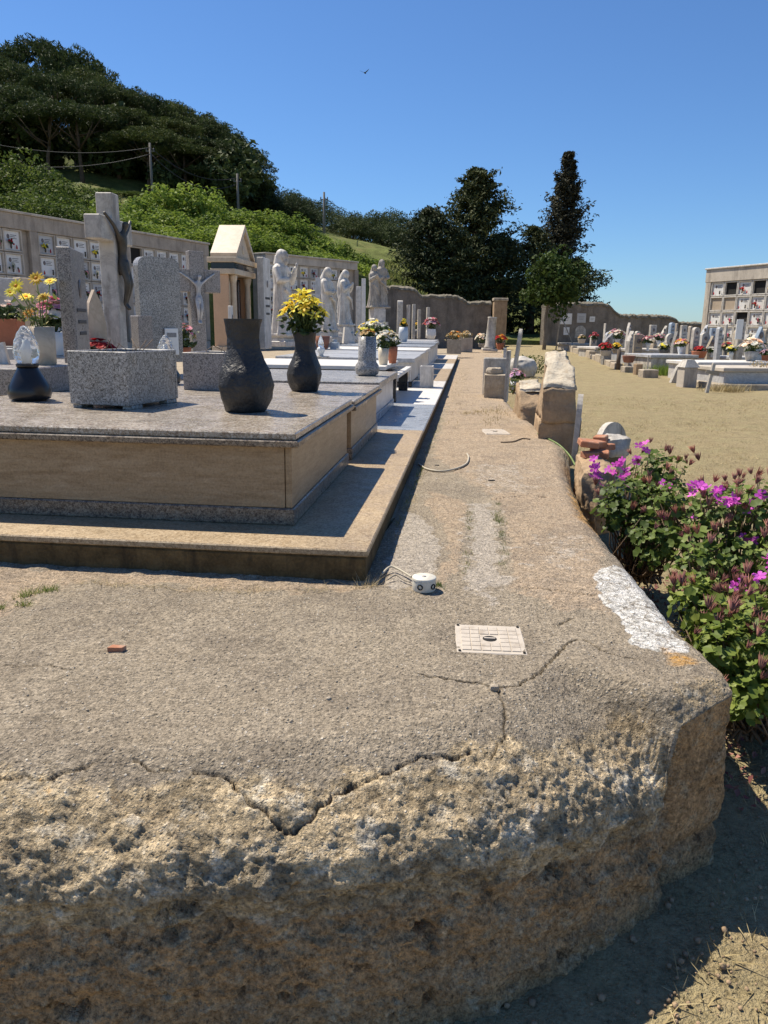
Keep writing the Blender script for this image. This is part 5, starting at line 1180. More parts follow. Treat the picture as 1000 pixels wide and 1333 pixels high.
# things further along the left row
def zt_at(P): # top of the tomb under a point of the left row
    p = (P-PQ(0, 0)).dot(U); return next((z for a, z in ((2.16, .6), (4.07, .572), (6.58, .555), (9.06, .595), (11, .6), (13, .6), (15.3, .62), (18, .64), (21, .66), (30, .66)) if p < a), .66)
def on_top(x, y):
    P = pz(x, y, .6)
    for _ in range(4): z = zt_at(P); P = pz(x, y, z)
    return P
P_ = on_top(478, 489)
vessel('granite_vase', 'grey speckled granite cylinder vase with a bulging foot on the third tomb', P_, [(.09, 0), (.125, .02), (.138, .07), (.128, .12), (.105, .15), (.10, .18), (.10, .43)], 'granite_grey', 'vase', 36)
bouquet('dry_flowers', 'short orange dried flowers in the grey granite vase', P_+Vector((0, 0, .42)), .08, .08, ['orange', 'dry', 'dry'], 'rose', 10, .035, 21, nleaf=20)
for (x, y, nm, lb, cat, prof, mat, bq) in [
    (499, 475, 'cream_pot', 'cream pot with white flowers on the thin white slab', 'pot', [(.055, 0), (.068, .10), (.074, .22)], 'cream_plastic', ('white_flowers', 'white flowers and green stems in the cream pot', .11, .24, ['white'], 'daisy', 16, .045)),
    (511, 473, 'terracotta_pot', 'tall terracotta pot beside the cream pot on the thin white slab', 'pot', [(.05, 0), (.065, .12), (.072, .23)], 'terracotta', ('white_flowers', 'white and faded flowers in the tall terracotta pot', .10, .22, ['white', 'white', 'dry'], 'rose', 16, .04)),
    (525, 445, 'barrel_vase', 'large grey-white barrel vase on the eighth tomb', 'vase', [(.10, 0), (.135, .12), (.14, .25), (.12, .42)], 'ceramic_greywhite', ('yellow_flowers', 'small yellow flowers above the grey-white barrel vase', .10, .22, ['gold', 'yellow', 'orange'], 'daisy', 9, .06)),
    (543, 438, 'dark_pot', 'dark grey rounded pot behind the barrel vase', 'pot', [(.11, 0), (.16, .1), (.15, .25), (.10, .32)], 'ceramic_dark', ('sunflowers', 'sunflowers leaning left out of the dark grey pot', .16, .36, ['gold'], 'sun', 6, .10)),
    (561, 441, 'white_pot', 'white faceted pot of red and pink flowers on the ninth tomb', 'pot', [(.13, 0), (.19, .12), (.19, .24), (.165, .36)], 'ceramic_white', ('red_pink_bouquet', 'full red, pink and white bouquet in the white faceted pot', .28, .42, ['rose', 'red', 'pink', 'white'], 'rose', 44, .085)),
    (589, 432, 'blue_vase', 'small blue vase with pink flowers near the end of the row', 'vase', [(.08, 0), (.12, .12), (.11, .30)], 'ceramic_blue', ('pink_white_bouquet', 'pink and white bouquet in the small blue vase', .26, .36, ['pink', 'rose', 'white', 'peach'], 'rose', 34, .08)),
    (576, 433, 'terracotta_bowl', 'wide pale terracotta bowl between the white pot and the blue vase', 'bowl', [(.14, 0), (.22, .12), (.24, .26), (.21, .30)], 'peach_stone', ('dry_flowers', 'low dry plants in the wide pale terracotta bowl', .16, .2, ['dry', 'peach'], 'rose', 10, .06)),
    (420, 455, 'terracotta_pot', 'dull red pot at the foot of the veiled statues', 'pot', [(.11, 0), (.14, .14), (.16, .28)], 'terracotta_dark', None)]:
    P_ = on_top(x, y); hex_ = nm == 'white_pot'
    vessel(nm, lb, P_, prof, mat, cat, 8 if hex_ else 26, True, not hex_)
    if bq: bouquet(bq[0], bq[1], P_+Vector((0, 0, prof[-1][1]-.02)), bq[2], bq[3], bq[4], bq[5], bq[6], bq[7], int(x), nleaf=int(60+400*bq[2]), lsize=.07)
P_ = on_top(491, 425); bouquet('white_bouquet', 'spread of white flowers behind the white casket stone', on_top(478, 447)+Vector((.2, .1, .0)), .5, .62, ['white', 'white', 'yellow'], 'rose', 46, .075, 31, nleaf=420, lsize=.12)
P_ = on_top(503, 440); t_ = thing('casket_stone', 'white marble casket stone with a hipped lid on the row of tombs', 'marble ornament', P_, -TH)
mb = MB(); mb.box(-.30, .30, -.3, .3, 0, .17, .008); mb.build('chest', 'marble_white', t_)
mb = MB(); mb.add([(-.36, -.36, .171), (.36, -.36, .171), (.36, .36, .171), (-.36, .36, .171), (-.2, -.2, .29), (.2, -.2, .29), (.2, .2, .29), (-.2, .2, .29)], [[0, 1, 5, 4], [1, 2, 6, 5], [2, 3, 7, 6], [3, 0, 4, 7], [4, 5, 6, 7], [3, 2, 1, 0]]); mb.build('lid', 'marble_clean', t_)
P_ = on_top(418, 466); t_ = thing('white_lantern', 'small white grave lantern with a glass flame on the white slab', 'lantern', P_)
mb = MB(); mb.box(-.13, .13, -.09, .09, 0, .03, .006); mb.build('base', 'marble_old', t_); mb = MB(); mb.lathe([(.045, .03), (.035, .06), (.06, .10), (.065, .14), (.045, .17)], 18); mb.build('cup', 'ceramic_white', t_)
mb = MB(); mb.lathe([(.04, .17), (.05, .21), (.038, .27), (.012, .34), (.002, .35)], 14); mb.build('flame', 'crystal', t_)
P_ = on_top(454, 447); mb = MB(); mb.prism([(-.16, 0), (.16, 0), (-.02, .42), (-.12, .42)], -.16, .16, 'y'); tag(mb.build('book_stone', 'marble_white', None, P_, -TH+.3), 'sloping white marble book stone beside the praying statue', 'marble ornament')
P_ = on_top(436, 455); mb = MB(); mb.box(-.09, .09, -.09, .09, 0, .15, .012); mb.lathe([(.07, .15), (.05, .19), (.055, .21)], 14); tag(mb.build('stone_pot', 'marble_blue', None, P_, -TH), 'small bluish square stone pot beside the dull red pot', 'pot')
P_ = on_top(478, 425+22); vessel('dark_bush_pot', 'dark low pot under the white flower spread', P_+Vector((0, 0, 0)), [(.16, 0), (.2, .1), (.2, .16)], 'ceramic_dark', 'pot')
# marble planter standing on the kerb, and the brown planters at the end
P_ = pz(556, 505, KZ); boxpot('marble_planter', 'white marble box planter standing on the kerb beside the path', P_+Vector((0, .15, 0)), .21, .30, .345, 'marble_white', -TH, .025)
for (x, y, w_, h_, lb, lb2, m_, cols, yy) in [(591, 460.5, .52, .52, 'brown square planter at the near end of the row, beside the path', 'dried tan flowers in the brown planter beside the path', 'wood_grey', ['dry', 'dry', 'orange'], .0), (606, 458, .62, .62, 'grey square planter behind the brown one at the path edge', 'dry white and yellow flowers in the grey planter at the path edge', 'concrete_wall', ['dry', 'white', 'dry'], 0)]:
    P_ = pz(x, y, KZ*(1 if x < 600 else .1)); boxpot('square_planter', lb, P_, w_, w_, h_, m_, -TH, .04)
    bouquet('dry_flowers', lb2, P_+Vector((0, 0, h_-.05)), .30, .34, cols, 'rose', 26, .075, int(x), nleaf=80, lsize=.1, leaf='straw')
P_ = pz(560, 461, KZ)

# ------------------------------------------------------------------ right side of the path
P_ = pz(722, 573, 0); t_ = thing('wall_stub', 'tall broken stub of old wall with a pale slanting top at the path edge', 'wall remnant', (P_.x+.02, P_.y, -.25), R(-8))
# the stub: front face dark block, back higher
def wedge(nm, out, x0, x1, mat, amp, seed, par, tap=0.0):
    mb = MB(); mb.prism(out, x0, x1, 'x'); bm = bmesh.new(); me = mb.mesh(nm, mat); bm.from_mesh(me); bmesh.ops.recalc_face_normals(bm, faces=bm.faces)
    bmesh.ops.triangulate(bm, faces=[f for f in bm.faces if len(f.verts) > 4]); bmesh.ops.subdivide_edges(bm, edges=bm.edges, cuts=9, use_grid_fill=True)
    v = np.array([x.co[:] for x in bm.verts]); k_ = tap*np.clip(v[:, 2]-.35, 0, 1)*np.clip(v[:, 1]+.1, 0, 2)
    for i, x in enumerate(bm.verts): x.co.x = v[i, 0]*(1-k_[i])+.10*k_[i]
    d = np.stack([fbm(v+seed+k*9, 7, 4)+1.6*fbm(v+seed*3+k*5, 2.2, 2) for k in range(3)], 1)*amp*1.2
    for i, x in enumerate(bm.verts): x.co += Vector(d[i])
    bm.to_mesh(me); me.update(); bm.free()
    for p in me.polygons: p.use_smooth = True
    return link(bpy.data.objects.new(nm, me), par)
wedge('lower_block', [(0, 0), (1.15, 0), (1.15, .40), (.03, .42)], -.17, .17, 'tan_block', .018, 2, t_)
wedge('upper_block', [(.02, .425), (1.12, .405), (1.2, .95), (1.08, 1.06), (.55, .90), (.03, .74)], -.165, .165, 'tan_block', .02, 3, t_, .42)
wedge('plaster_top', [(.05, .745), (.55, .905), (1.08, 1.065), (1.22, 1.0), (1.05, 1.10), (.5, .945), (.06, .785)], -.17, .165, 'stub_top', .03, 4, t_, .42)
P_ = pz(696, 547, 0); t_ = thing('wall_stub', 'lower rounded stub of old wall behind the tall stub', 'wall remnant', (P_.x-.02, P_.y, -.2), R(-4))
wedge('block', [(0, 0), (1.0, 0), (1.0, .50), (.7, .60), (.3, .52), (.08, .34)], -.15, .13, 'tan_block', .03, 6, t_); wedge('plaster_top', [(.3, .525), (.7, .605), (1.0, .505), (.95, .58), (.7, .65), (.32, .57)], -.13, .12, 'stub_top', .025, 7, t_)
def marker(label, x, y, Y, w_, h_, th, mat, rz, lean=(0, 0), arch=True, z=None, name='headstone'):
    P = py(x, y, Y); z = P.z if z is None else z; r = w_/2; k = 12
    out = [(-r, 0), (r, 0)]+([(r*math.cos(math.pi*i/k), h_-r+r*math.sin(math.pi*i/k)) for i in range(k+1)] if arch else [(r, h_), (-r, h_)])
    t_ = thing(name, label, 'headstone', (P.x, P.y, z), rz); t_.rotation_euler = (lean[0], lean[1], rz)
    mb = MB(); mb.prism(out, -th/2, th/2, 'x'); mb.build('slab', mat, t_); return t_
hs = marker('thin round-topped white headstone leaning by the tall wall stub', 748, 583, 7.35, .34, .66, .05, 'marble_old', R(-14), (0, R(2)), True, -.16)
mb = MB(); mb.box(.026, .032, -.13, .13, .12, .42, .003); mb.build('dark_plate', 'granite_black', hs)
hs = marker('round-topped white headstone with dark plate behind the broken bricks', 797, 590, 7.15, .40, .52, .06, 'marble_old', R(-52), (0, R(-4)), True, -.26)
mb = MB(); mb.box(.032, .038, -.15, .15, .10, .28, .003); mb.build('dark_plate', 'granite_black', hs)
mb = MB()
# broken brick pile
for i, (x, y, z, a, rz) in enumerate([(768, 592, .02, 0, 20), (780, 590, .05, 8, -15), (775, 578, .10, 5, 40), (788, 582, .12, -6, 10), (772, 602, -.02, 3, -35), (782, 571, .17, -4, 62), (766, 577, .08, 10, 5)]):
    P = py(x, y, 6.3+.07*i % .4); mb = MB(); bl = .06+.05*((i*7) % 5)/5; mb.box(-bl, bl, -.055, .055, -.026, .026, .007); o = mb.build('brick', 'brick', None, P); o.rotation_euler = (R(a), R(a*.7), R(rz))
    lbs = ['broken red brick at the front left of the pile by the geraniums', 'red brick lying second in the brick pile', 'tilted red brick in the middle of the brick pile', 'red brick at the right of the brick pile below the white headstone', 'lowest red brick of the pile, half buried in mortar', 'topmost red brick of the pile', 'red brick at the back left of the pile']
    tag(o, lbs[i], 'brick', 'broken bricks at the path edge')
r_ = rock('rubble_heap', (.26, .9, .52), 11, 'tan_block', None, (1.72, 6.2, -.50), R(-10), .6, .06, 4, 26); tag(r_, 'mortar and rubble heap under the broken bricks at the path edge', 'rubble')
r_ = rock('rubble_stone', (.26, .22, .16), 14, 'marble_old', None, (py(798, 566, 6.75).x, 6.75, .0), R(20), .6, .04, 5, 14); tag(r_, 'pale broken stone lying on the brick pile', 'stone')
# planter block group further up the path
P_ = pz(643, 518, 0); t_ = thing('stone_trough', 'rough stone trough with a back slab at the path edge', 'trough', (P_.x, P_.y, 0), R(-6))
rock('trough_block', (.36, .46, .36), 21, 'rough_stone', t_, (.02, .2, -.01), 0, .9, .02, 5, 14); mb = MB(); mb.box(-.18, .22, .42, .50, 0, .62, .02); mb.build('back_slab', 'marble_old', t_); rock('loose_stone', (.22, .2, .12), 23, 'rough_stone', t_, (0, .25, .345), .4, .5, .03, 6, 10)
P_ = pz(658.5, 521, 0); marker('thin upright white board beside the stone trough', 658.5, 521, P_.y, .42, .78, .045, 'marble_old', R(-12), (0, R(1)), False, -.02)
P_ = pz(669, 500, 0); marker('tall leaning pointed stone slab behind the stone trough', 667, 500, P_.y, .34, 1.12, .06, 'marble_old', R(-14), (0, R(6)), True, -.03)
P_ = pz(655, 500, 0); marker('short grey slab between the white board and the leaning slab', 657, 500, P_.y+.3, .3, .72, .05, 'marble_grey', R(-12), (0, R(-2)), False, -.02)
P_ = pz(672, 508, 0); vessel('grey_pot', 'grey pot of pale pink flowers at the foot of the leaning slab', P_, [(.08, 0), (.11, .08), (.12, .16)], 'ceramic_greywhite', 'pot'); bouquet('pale_bouquet', 'pale pink and white flowers at the foot of the leaning slab', P_+Vector((0, 0, .14)), .15, .22, ['pink', 'white', 'lilac'], 'rose', 18, .05, 41, nleaf=120, lsize=.06)
r_ = rock('round_boulder', (.55, .6, .42), 31, 'marble_old', None, (pz(680, 490, 0).x, pz(680, 490, 0).y, -.06), 0, .3, .05, 3, 18); tag(r_, 'pale round boulder behind the pale pink flowers', 'boulder')
def shrublet(label, P, r, h, n_, mat, size, name='small_shrub'):
    t_ = thing(name, label, 'shrub', P); cs = np.array([[random.gauss(0, .45)*r, random.gauss(0, .45)*r, h*random.uniform(.08, 1)] for _ in range(n_)]); v, f = leafcloud(cs, size, .6)
    stuff(link(bpy.data.objects.new('foliage', npmesh('foliage', v, f, [mat])), t_)); mb = MB()
    for i in range(7): a = random.uniform(0, 6.3); mb.tube([(0, 0, -.02), (r*.4*math.cos(a), r*.4*math.sin(a), h*.5), (r*.7*math.cos(a), r*.7*math.sin(a), h*.85)], .008, 4)
    mb.build('stems', 'stem_brown', t_)
P_ = pz(692, 488, -.1); shrublet('low green shrub growing by the round boulder', P_, .55, .5, 500, 'shrub_dark_leaf', .07)
shrublet('weedy tuft beside the stone trough', pz(668, 512, 0), .2, .25, 120, 'weed', .06, 'weed_tuft')
P_ = pz(637, 457, .05); t_ = thing('column_stump', 'leaning broken white column at the far right of the path', 'column', P_); t_.rotation_euler = (0, R(3), 0)
mb = MB(); mb.box(-.34, .34, -.34, .34, 0, .12, .02); mb.build('base', 'marble_old', t_); mb = MB(); mb.lathe([(.27, .12), (.26, .2), (.22, .26), (.20, 1.45), (.22, 1.5), (.19, 1.52)], 18); mb.build('shaft', 'marble_old', t_)
P_ = pz(651, 455, .1); vessel('red_flower_pot', 'small pot of red flowers right of the leaning column', P_, [(.14, 0), (.18, .2), (.2, .3)], 'terracotta', 'pot'); bouquet('red_flowers', 'red flowers right of the leaning column', P_+Vector((0, 0, .28)), .3, .4, ['red', 'red', 'orange'], 'rose', 24, .09, 44, nleaf=80, lsize=.1)
P_ = pz(627, 452, .1); vessel('white_flower_pot', 'small pot of white flowers left of the leaning column', P_, [(.14, 0), (.18, .15), (.2, .2)], 'concrete_light', 'pot'); bouquet('white_flowers', 'white flowers left of the leaning column', P_+Vector((0, 0, .18)), .35, .5, ['white', 'white', 'peach'], 'rose', 26, .10, 45, nleaf=80, lsize=.1)

# ------------------------------------------------------------------ graves of the right field
def grave(label, x0, x1, y_front, ytop, depth, mat, top, rz=R(14), kerb=None, hmin=.2, over=.06):
    a = pf(x0, y_front); b = pf(x1, y_front); w_ = (b-a).length; zt = max(py((x0+x1)/2, ytop, (a.y+b.y)/2).z-a.z, hmin)
    c = (a+b)/2; t_ = thing('grave', label, 'tomb', (c.x, c.y, c.z), rz)
    if kerb: mb = MB(); mb.box(-w_/2-.18, w_/2+.18, -.25, depth+.2, -.1, .13, .02); mb.build('kerb', kerb, t_)
    mb = MB(); mb.box(-w_/2, w_/2, 0, depth, -.1, zt-.09, .012); mb.build('chest', mat, t_)
    mb = MB(); mb.box(-w_/2-over, w_/2+over, -over, depth+over, zt-.09, zt, .012); mb.build('top_slab', top, t_)
    return t_, c.z+zt, c
_, zg1, _ = grave('long white marble tomb with panelled front in the right field', 905, 1020, 496, 471.5, 1.3, 'marble_white', 'marble_clean')
_, zg2, _ = grave('low grey and white stone tomb at the right edge on a rough kerb', 942, 1060, 507, 479, 1.2, 'marble_grey', 'concrete_light', R(8), 'rough_stone')
_, zg3, _ = grave('grey slab tomb behind the orange pot', 846, 905, 484, 462, 1.4, 'marble_old', 'marble_grey')
_, zg4, _ = grave('grey tomb behind the upright dark post', 819, 872, 474, 454.5, 1.5, 'marble_grey', 'marble_old')
_, zg5, _ = grave('wide grey slab tomb carrying the terracotta bowl', 884, 960, 478, 464.5, 1.6, 'concrete_wall', 'marble_grey')
_, zg6, _ = grave('small white tomb behind the red flower boxes', 775, 806, 466, 452, 1.4, 'marble_old', 'marble_white')
_, zg7, _ = grave('low white grave below the arched wall plaque', 744, 772, 457, 447, 1.4, 'concrete_light', 'marble_old')
_, zg8, _ = grave('grey tomb crowded behind the long white one', 960, 1030, 481, 465, 1.4, 'marble_old', 'marble_grey')
mb = MB(); P0 = [pf(x, y) for x, y in ((742, 457), (765, 464), (786, 473), (806, 481))]
kb = thing('stone_kerb', 'broken line of low stone kerb along the near edge of the right graves', 'kerb', P0[0])
for i in range(3):
    for k in range(3):
        a = P0[i].lerp(P0[i+1], k/3); b = P0[i].lerp(P0[i+1], (k+.92)/3); d = b-a
        mb = MB(); mb.box(0, d.length, -.12, .12, -.1, random.uniform(.12, .26), .02); o = mb.build('kerb_stone', 'rough_stone', kb, a-P0[0], math.atan2(d.y, d.x))
def rstone(label, x0, x1, y0, y1, Y=None, mat='marble_white', shape='flat', th=.12, rz=None, zb=None, cat='headstone', insc=True):
    """headstone seen face on between these pixels; the foot is hidden or on the field"""
    base = pf((x0+x1)/2, y1) if Y is None else py((x0+x1)/2, y1, Y)
    Y = base.y; a = py(x0, y1, Y); b = py(x1, y0, Y); w_ = (b.x-a.x)*(1.22 if x1-x0 > 5 else 1); z0 = float(fz(base.x, Y))-.02 if zb is None else zb; h = b.z-z0
    t_ = thing('headstone', label, cat, (base.x, Y, z0), R(16) if rz is None else rz); r = w_/2; k = 10; mb = MB()
    if shape == 'flat': mb.box(-r, r, -th/2, th/2, 0, h, .015)
    else:
        out = {'arch': [(-r, 0), (r, 0)]+[(r*math.cos(math.pi*i/k), h-r+r*math.sin(math.pi*i/k)) for i in range(k+1)],
               'point': [(-r, 0), (r, 0), (r, h*.55), (r*.55, h*.86), (0, h), (-r*.55, h*.86), (-r, h*.55)],
               'slant': [(-r, 0), (r, 0), (r, h), (-r, h*.72)], 'gable': [(-r, 0), (r, 0), (r*1.1, h*.62), (0, h), (-r*1.1, h*.62)]}[shape]
        mb.prism(out, -th/2, th/2, 'y')
    mb.build('slab', mat, t_)
    if insc:
        mb = MB(); mb.ell((0, -th/2-.004, h-w_*.55-.05), (w_*.2, .012, w_*.26), 10, 6); mb.build('portrait', 'photo_oval', t_)
        for j in range(3): mb = MB(); mb.box(-w_*.3, w_*.3, -th/2-.006, -th/2+.001, h-w_*1.15-.1-.12*j, h-w_*1.15-.05-.12*j, .002); mb.build('inscription', 'print_grey', t_)
    return t_
RS = [(787, 798, 432, 450, 30, 'marble_grey', 'arch', 'round-topped grey stone behind the red flower boxes'), (784.5, 787.5, 421, 446, 31, 'marble_old', 'flat', 'very thin pale post behind the round-topped grey stone'),
      (813.5, 820.5, 420, 449, 28, 'marble_white', 'point', 'slender pointed white headstone against the dark wall'), (826, 832, 431, 446, 30, 'marble_old', 'arch', 'small pale stone above the left pink vase'),
      (843.5, 853, 423, 448, 29, 'marble_old', 'flat', 'upright white slab against the dark wall, above the middle pink flowers'), (858, 866, 424, 448, 30, 'marble_old', 'slant', 'slanting pale slab left of the blue arched stone'),
      (868, 876, 420, 452, 26, 'marble_blue', 'arch', 'tall blue-grey arched headstone'), (876.5, 881, 421, 445, 30, 'concrete_wall', 'flat', 'narrow brown slab right of the blue arched stone'),
      (882.5, 892, 423.5, 455, 27, 'marble_old', 'flat', 'upright white slab with portrait, first of the right-hand group'), (893, 899.5, 424.5, 455, 29, 'concrete_wall', 'arch', 'narrow pale slab, second of the right-hand group'),
      (897.5, 908.5, 426, 460, 24.5, 'marble_old', 'arch', 'wide white inscribed slab behind the terracotta bowl'), (909.5, 919, 423, 450, 30, 'marble_grey', 'slant', 'slanted grey slab between the wide white slab and the tall ones'),
      (920.5, 929.5, 427, 458, 26, 'marble_blue', 'flat', 'bluish white slab left of the tall dark-edged slab'), (928.5, 937.5, 426, 463, 23.5, 'marble_grey', 'arch', 'tall grey inscribed slab with a dark edge, middle of the right-hand group'),
      (939, 944.5, 422, 455, 29, 'marble_old', 'flat', 'narrow pale slab against the columbarium, right of the tall inscribed slab'), (953.5, 967, 419, 464, 22.5, 'marble_old', 'flat', 'tallest pale slab with a white plate, in front of the columbarium'),
      (977, 995, 425, 462, 24, 'marble_blue', 'gable', 'grey gabled headstone behind the peach flowers'), (999, 1010, 430, 470, 22, 'marble_white', 'flat', 'white slab cut by the right edge of the picture')]
for (x0, x1, y0, y1, Y, m_, s_, lb) in RS: rstone(lb, x0, x1, y0, y1, Y, m_, s_, .14)
rf_ = random.Random(8)
for k in range(22):
    x = 770+k*10.6+rf_.uniform(-4, 4); Y = rf_.uniform(25, 33); w_ = rf_.uniform(7, 13); y0 = rf_.uniform(428, 440)
    rstone('low weathered gravestone crowded between the taller slabs of the right field', x, x+w_, y0, 455, Y, rf_.choice(['marble_old', 'marble_grey', 'concrete_wall', 'granite_grey', 'rough_stone', 'marble_old']), rf_.choice(['flat', 'arch', 'gable', 'slant', 'arch']), .16, R(rf_.uniform(-5, 35)))['group'] = 'low gravestones of the right field'
mb = MB(); p_ = py(962, 440, 22.3); mb.box(-.11, .11, -.02, .02, 0, .55, .01); tag(mb.build('white_plate', 'ceramic_white', None, (p_.x, 22.34, py(962, 442, 22.3).z), R(16)), 'white plate fixed to the tallest pale slab', 'plaque')
# small upright things at the edge of the field
def fpost(name, label, cat, x0, x1, y0, y1, mat, round_=False, lean=0, depth=None, taper=1.0):
    P = pf((x0+x1)/2, y1); a = py(x0, y1, P.y); b = py(x1, y0, P.y); w_ = b.x-a.x; h = b.z-P.z; d = depth or w_; t = MB()
    if round_: t.tube([(0, 0, -.05), (lean, 0, h)], [w_/2, w_/2*taper], 14)
    else: t.box(-w_/2, w_/2, -d/2, d/2, -.05, h, .02)
    return tag(t.build(name, mat, None, P, R(12)), label, cat)
fpost('wooden_post', 'stout dark round wooden post at the edge of the right graves', 'post', 800.5, 808, 455, 481.5, 'wood_dark', True)
fpost('stone_block', 'low square stone block right of the dark wooden post', 'stone block', 809.5, 823, 477, 484.5, 'rough_stone')
fpost('stone_post', 'thin pale stone upright on the low block right of the wooden post', 'post', 815, 818.5, 462, 482.5, 'marble_old')
fpost('stone_block', 'brown upright stone block between two low blocks', 'stone block', 824.5, 835, 473.5, 488, 'tan_block')
fpost('stone_block', 'wide pale stone block carrying a thin upright, left of the orange pot', 'stone block', 832, 855, 481, 491.5, 'rough_stone', depth=.3)
fpost('stone_post', 'thin upright on the wide pale stone block', 'post', 840, 844, 462, 489, 'marble_old')
P_ = pf(893, 503.5); t_ = thing('stone_urn_box', 'square stone pedestal box with a sloping lid in front of the white tomb', 'stone box', P_, R(10))
a = py(883, 503, P_.y); b = py(904, 478, P_.y); w_ = b.x-a.x; h = b.z-P_.z
mb = MB(); mb.box(-w_/2, w_/2, -w_/2, w_/2, -.03, h, .012); mb.build('chest', 'concrete_light', t_)
r = w_/2+.03; q = w_*.27; hh = py(893, 468, P_.y).z-P_.z
mb = MB(); mb.add([(-r, -r, h), (r, -r, h), (r, r, h), (-r, r, h), (-q, -q, hh), (q, -q, hh), (q, q, hh), (-q, q, hh)], [[0, 1, 5, 4], [1, 2, 6, 5], [2, 3, 7, 6], [3, 0, 4, 7], [4, 5, 6, 7], [3, 2, 1, 0]]); mb.build('lid', 'marble_old', t_)
P_ = pf(878, 498); mb = MB(); mb.prism([(-.12, 0), (.14, 0), (.14, .38), (.02, .38)], -.05, .05, 'y'); tag(mb.build('leaning_slab', 'marble_old', None, P_, R(12)), 'small slab leaning against the stone pedestal box', 'stone slab')
P_ = pf(920, 511); t_ = thing('wooden_cross', 'small leaning pale wooden cross in the dry grass', 'cross', P_); h = py(922, 472, P_.y).z-P_.z
mb = MB(); mb.box(-.035, .035, -.03, .03, -.1, h, .008); mb.build('shaft', 'marble_old', t_); mb = MB(); mb.box(-.16, .16, -.045, -.031, h*.62, h*.74, .006); mb.build('arm', 'wood_grey', t_); t_.rotation_euler = (0, R(9), R(10))
P_ = pf(858, 481); vessel('orange_pot', 'orange terracotta pot with a scraggly plant in front of the grey slab tomb', P_, [(.13, -.02), (.17, .12), (.18, .25)], 'terracotta', 'pot'); bouquet('scraggly_plant', 'scraggly green plant in the orange pot', P_+Vector((0, 0, .22)), .2, .26, ['dry'], 'rose', 4, .04, 51, 'weed', 90, lsize=.08)
P_ = pf(868, 488); stuff(blades('green_grass_tuft', np.stack([P_.x+rng.normal(0, .28, 900), P_.y+rng.normal(0, .25, 900), np.full(900, P_.z)], 1), .26, .02, 'shrub_leaf', .7))['label'] = 'tuft of fresh green grass beside the orange pot'
P_ = pf(945, 509); stuff(blades('dry_grass_tuft', np.stack([P_.x+rng.normal(0, .22, 500), P_.y+rng.normal(0, .15, 500), np.full(500, P_.z)], 1), .16, .015, 'straw', .9))['label'] = 'dry grass tuft by the leaning wooden cross'
P_ = pf(995, 505); shrublet('dry brown shrub at the right edge beside the low grey tomb', P_, .45, .6, 420, 'straw', .06, 'dry_shrub')
# vases and flowers on the right graves: (x, foot y, top of vessel y, zplane, half width px, shape, material, flowers)
def rvase(x, y, yt, Y, hw, mat, lb, cat, nm, bq, prof=None):
    P = py(x, y, Y); k = hw*Y/1000; h = py(x, yt, Y).z-P.z
    pr = prof or [(.55, 0), (.62, .08), (.35, .2), (.75, .6), (1, 1)]
    vessel(nm, lb, P, [(r*k, z*h) for r, z in pr], mat, cat, 20)
    if bq: bouquet(bq[0], bq[1], P+Vector((0, 0, h-.02)), bq[2]*Y/1000, bq[3]*Y/1000, bq[4], 'rose', bq[5], bq[6]*Y/1000, int(x)+100, nleaf=bq[7] if len(bq) > 7 else 90, lsize=.09)
BOWL = [(.7, 0), (.85, .3), (1, .9), (1.02, 1)]
rvase(976, 480, 457, 21.0, 9, 'marble_old', 'large weathered stone urn on the low grey tomb at the right', 'urn', 'stone_urn', ('peach_bouquet', 'large pale peach bouquet in the stone urn', 15, 15, ['peach', 'peach', 'white'], 40, 4.2))
rvase(951, 472, 457.5, 22.5, 3.4, 'ceramic_white', 'slim white vase with cream flowers on the long white tomb', 'vase', 'white_vase', ('cream_bouquet', 'cream and green flowers in the slim white vase', 6.5, 8, ['white', 'white', 'yellow'], 20, 2.2))
rvase(909.5, 466, 457, 24.0, 9.5, 'terracotta', 'wide terracotta bowl with red flowers on the grey slab', 'bowl', 'terracotta_bowl', ('red_flowers', 'low red flowers in the wide terracotta bowl', 7, 6.5, ['red'], 24, 2.0), BOWL)
rvase(926, 465, 458, 24.2, 3, 'ceramic_white', 'small white vase beside the terracotta bowl', 'vase', 'white_vase', ('white_flowers', 'white flowers right of the terracotta bowl', 8, 7, ['white', 'white', 'yellow'], 18, 2.0))
rvase(885, 465, 451, 24.5, 4.5, 'ceramic_white', 'white footed vase with yellow and pink flowers', 'vase', 'white_vase', ('yellow_pink_bouquet', 'yellow, orange and pink bouquet in the white footed vase', 9, 10, ['gold', 'pink', 'orange', 'peach'], 30, 2.6))
rvase(864, 461, 455, 25.5, 6, 'ceramic_dark', 'dark low bowl with white and yellow flowers', 'bowl', 'dark_bowl', ('white_yellow_flowers', 'white and yellow flowers in the dark low bowl', 7.5, 9, ['white', 'yellow', 'white'], 22, 2.2), BOWL)
rvase(843, 457, 446, 26.5, 3.4, 'ceramic_white', 'white vase with rose flowers, right of two on the grey tomb', 'vase', 'white_vase', ('rose_bouquet', 'rose and white flowers, right of two pink bunches', 7.5, 9, ['pink', 'rose', 'white'], 22, 2.2))
rvase(830, 456, 444, 26.8, 3.2, 'ceramic_white', 'white vase with lilac flowers, left of two on the grey tomb', 'vase', 'white_vase', ('lilac_bouquet', 'lilac-pink flowers, left of two pink bunches', 7, 9, ['lilac', 'pink', 'lilac'], 22, 2.2))
rvase(857, 450, 443, 28.0, 3.2, 'ceramic_greywhite', 'grey vase with rose flowers before the slanting slab', 'vase', 'grey_vase', ('pink_bouquet', 'rose-pink flowers before the slanting pale slab', 8, 9, ['pink', 'rose', 'white'], 22, 2.2))
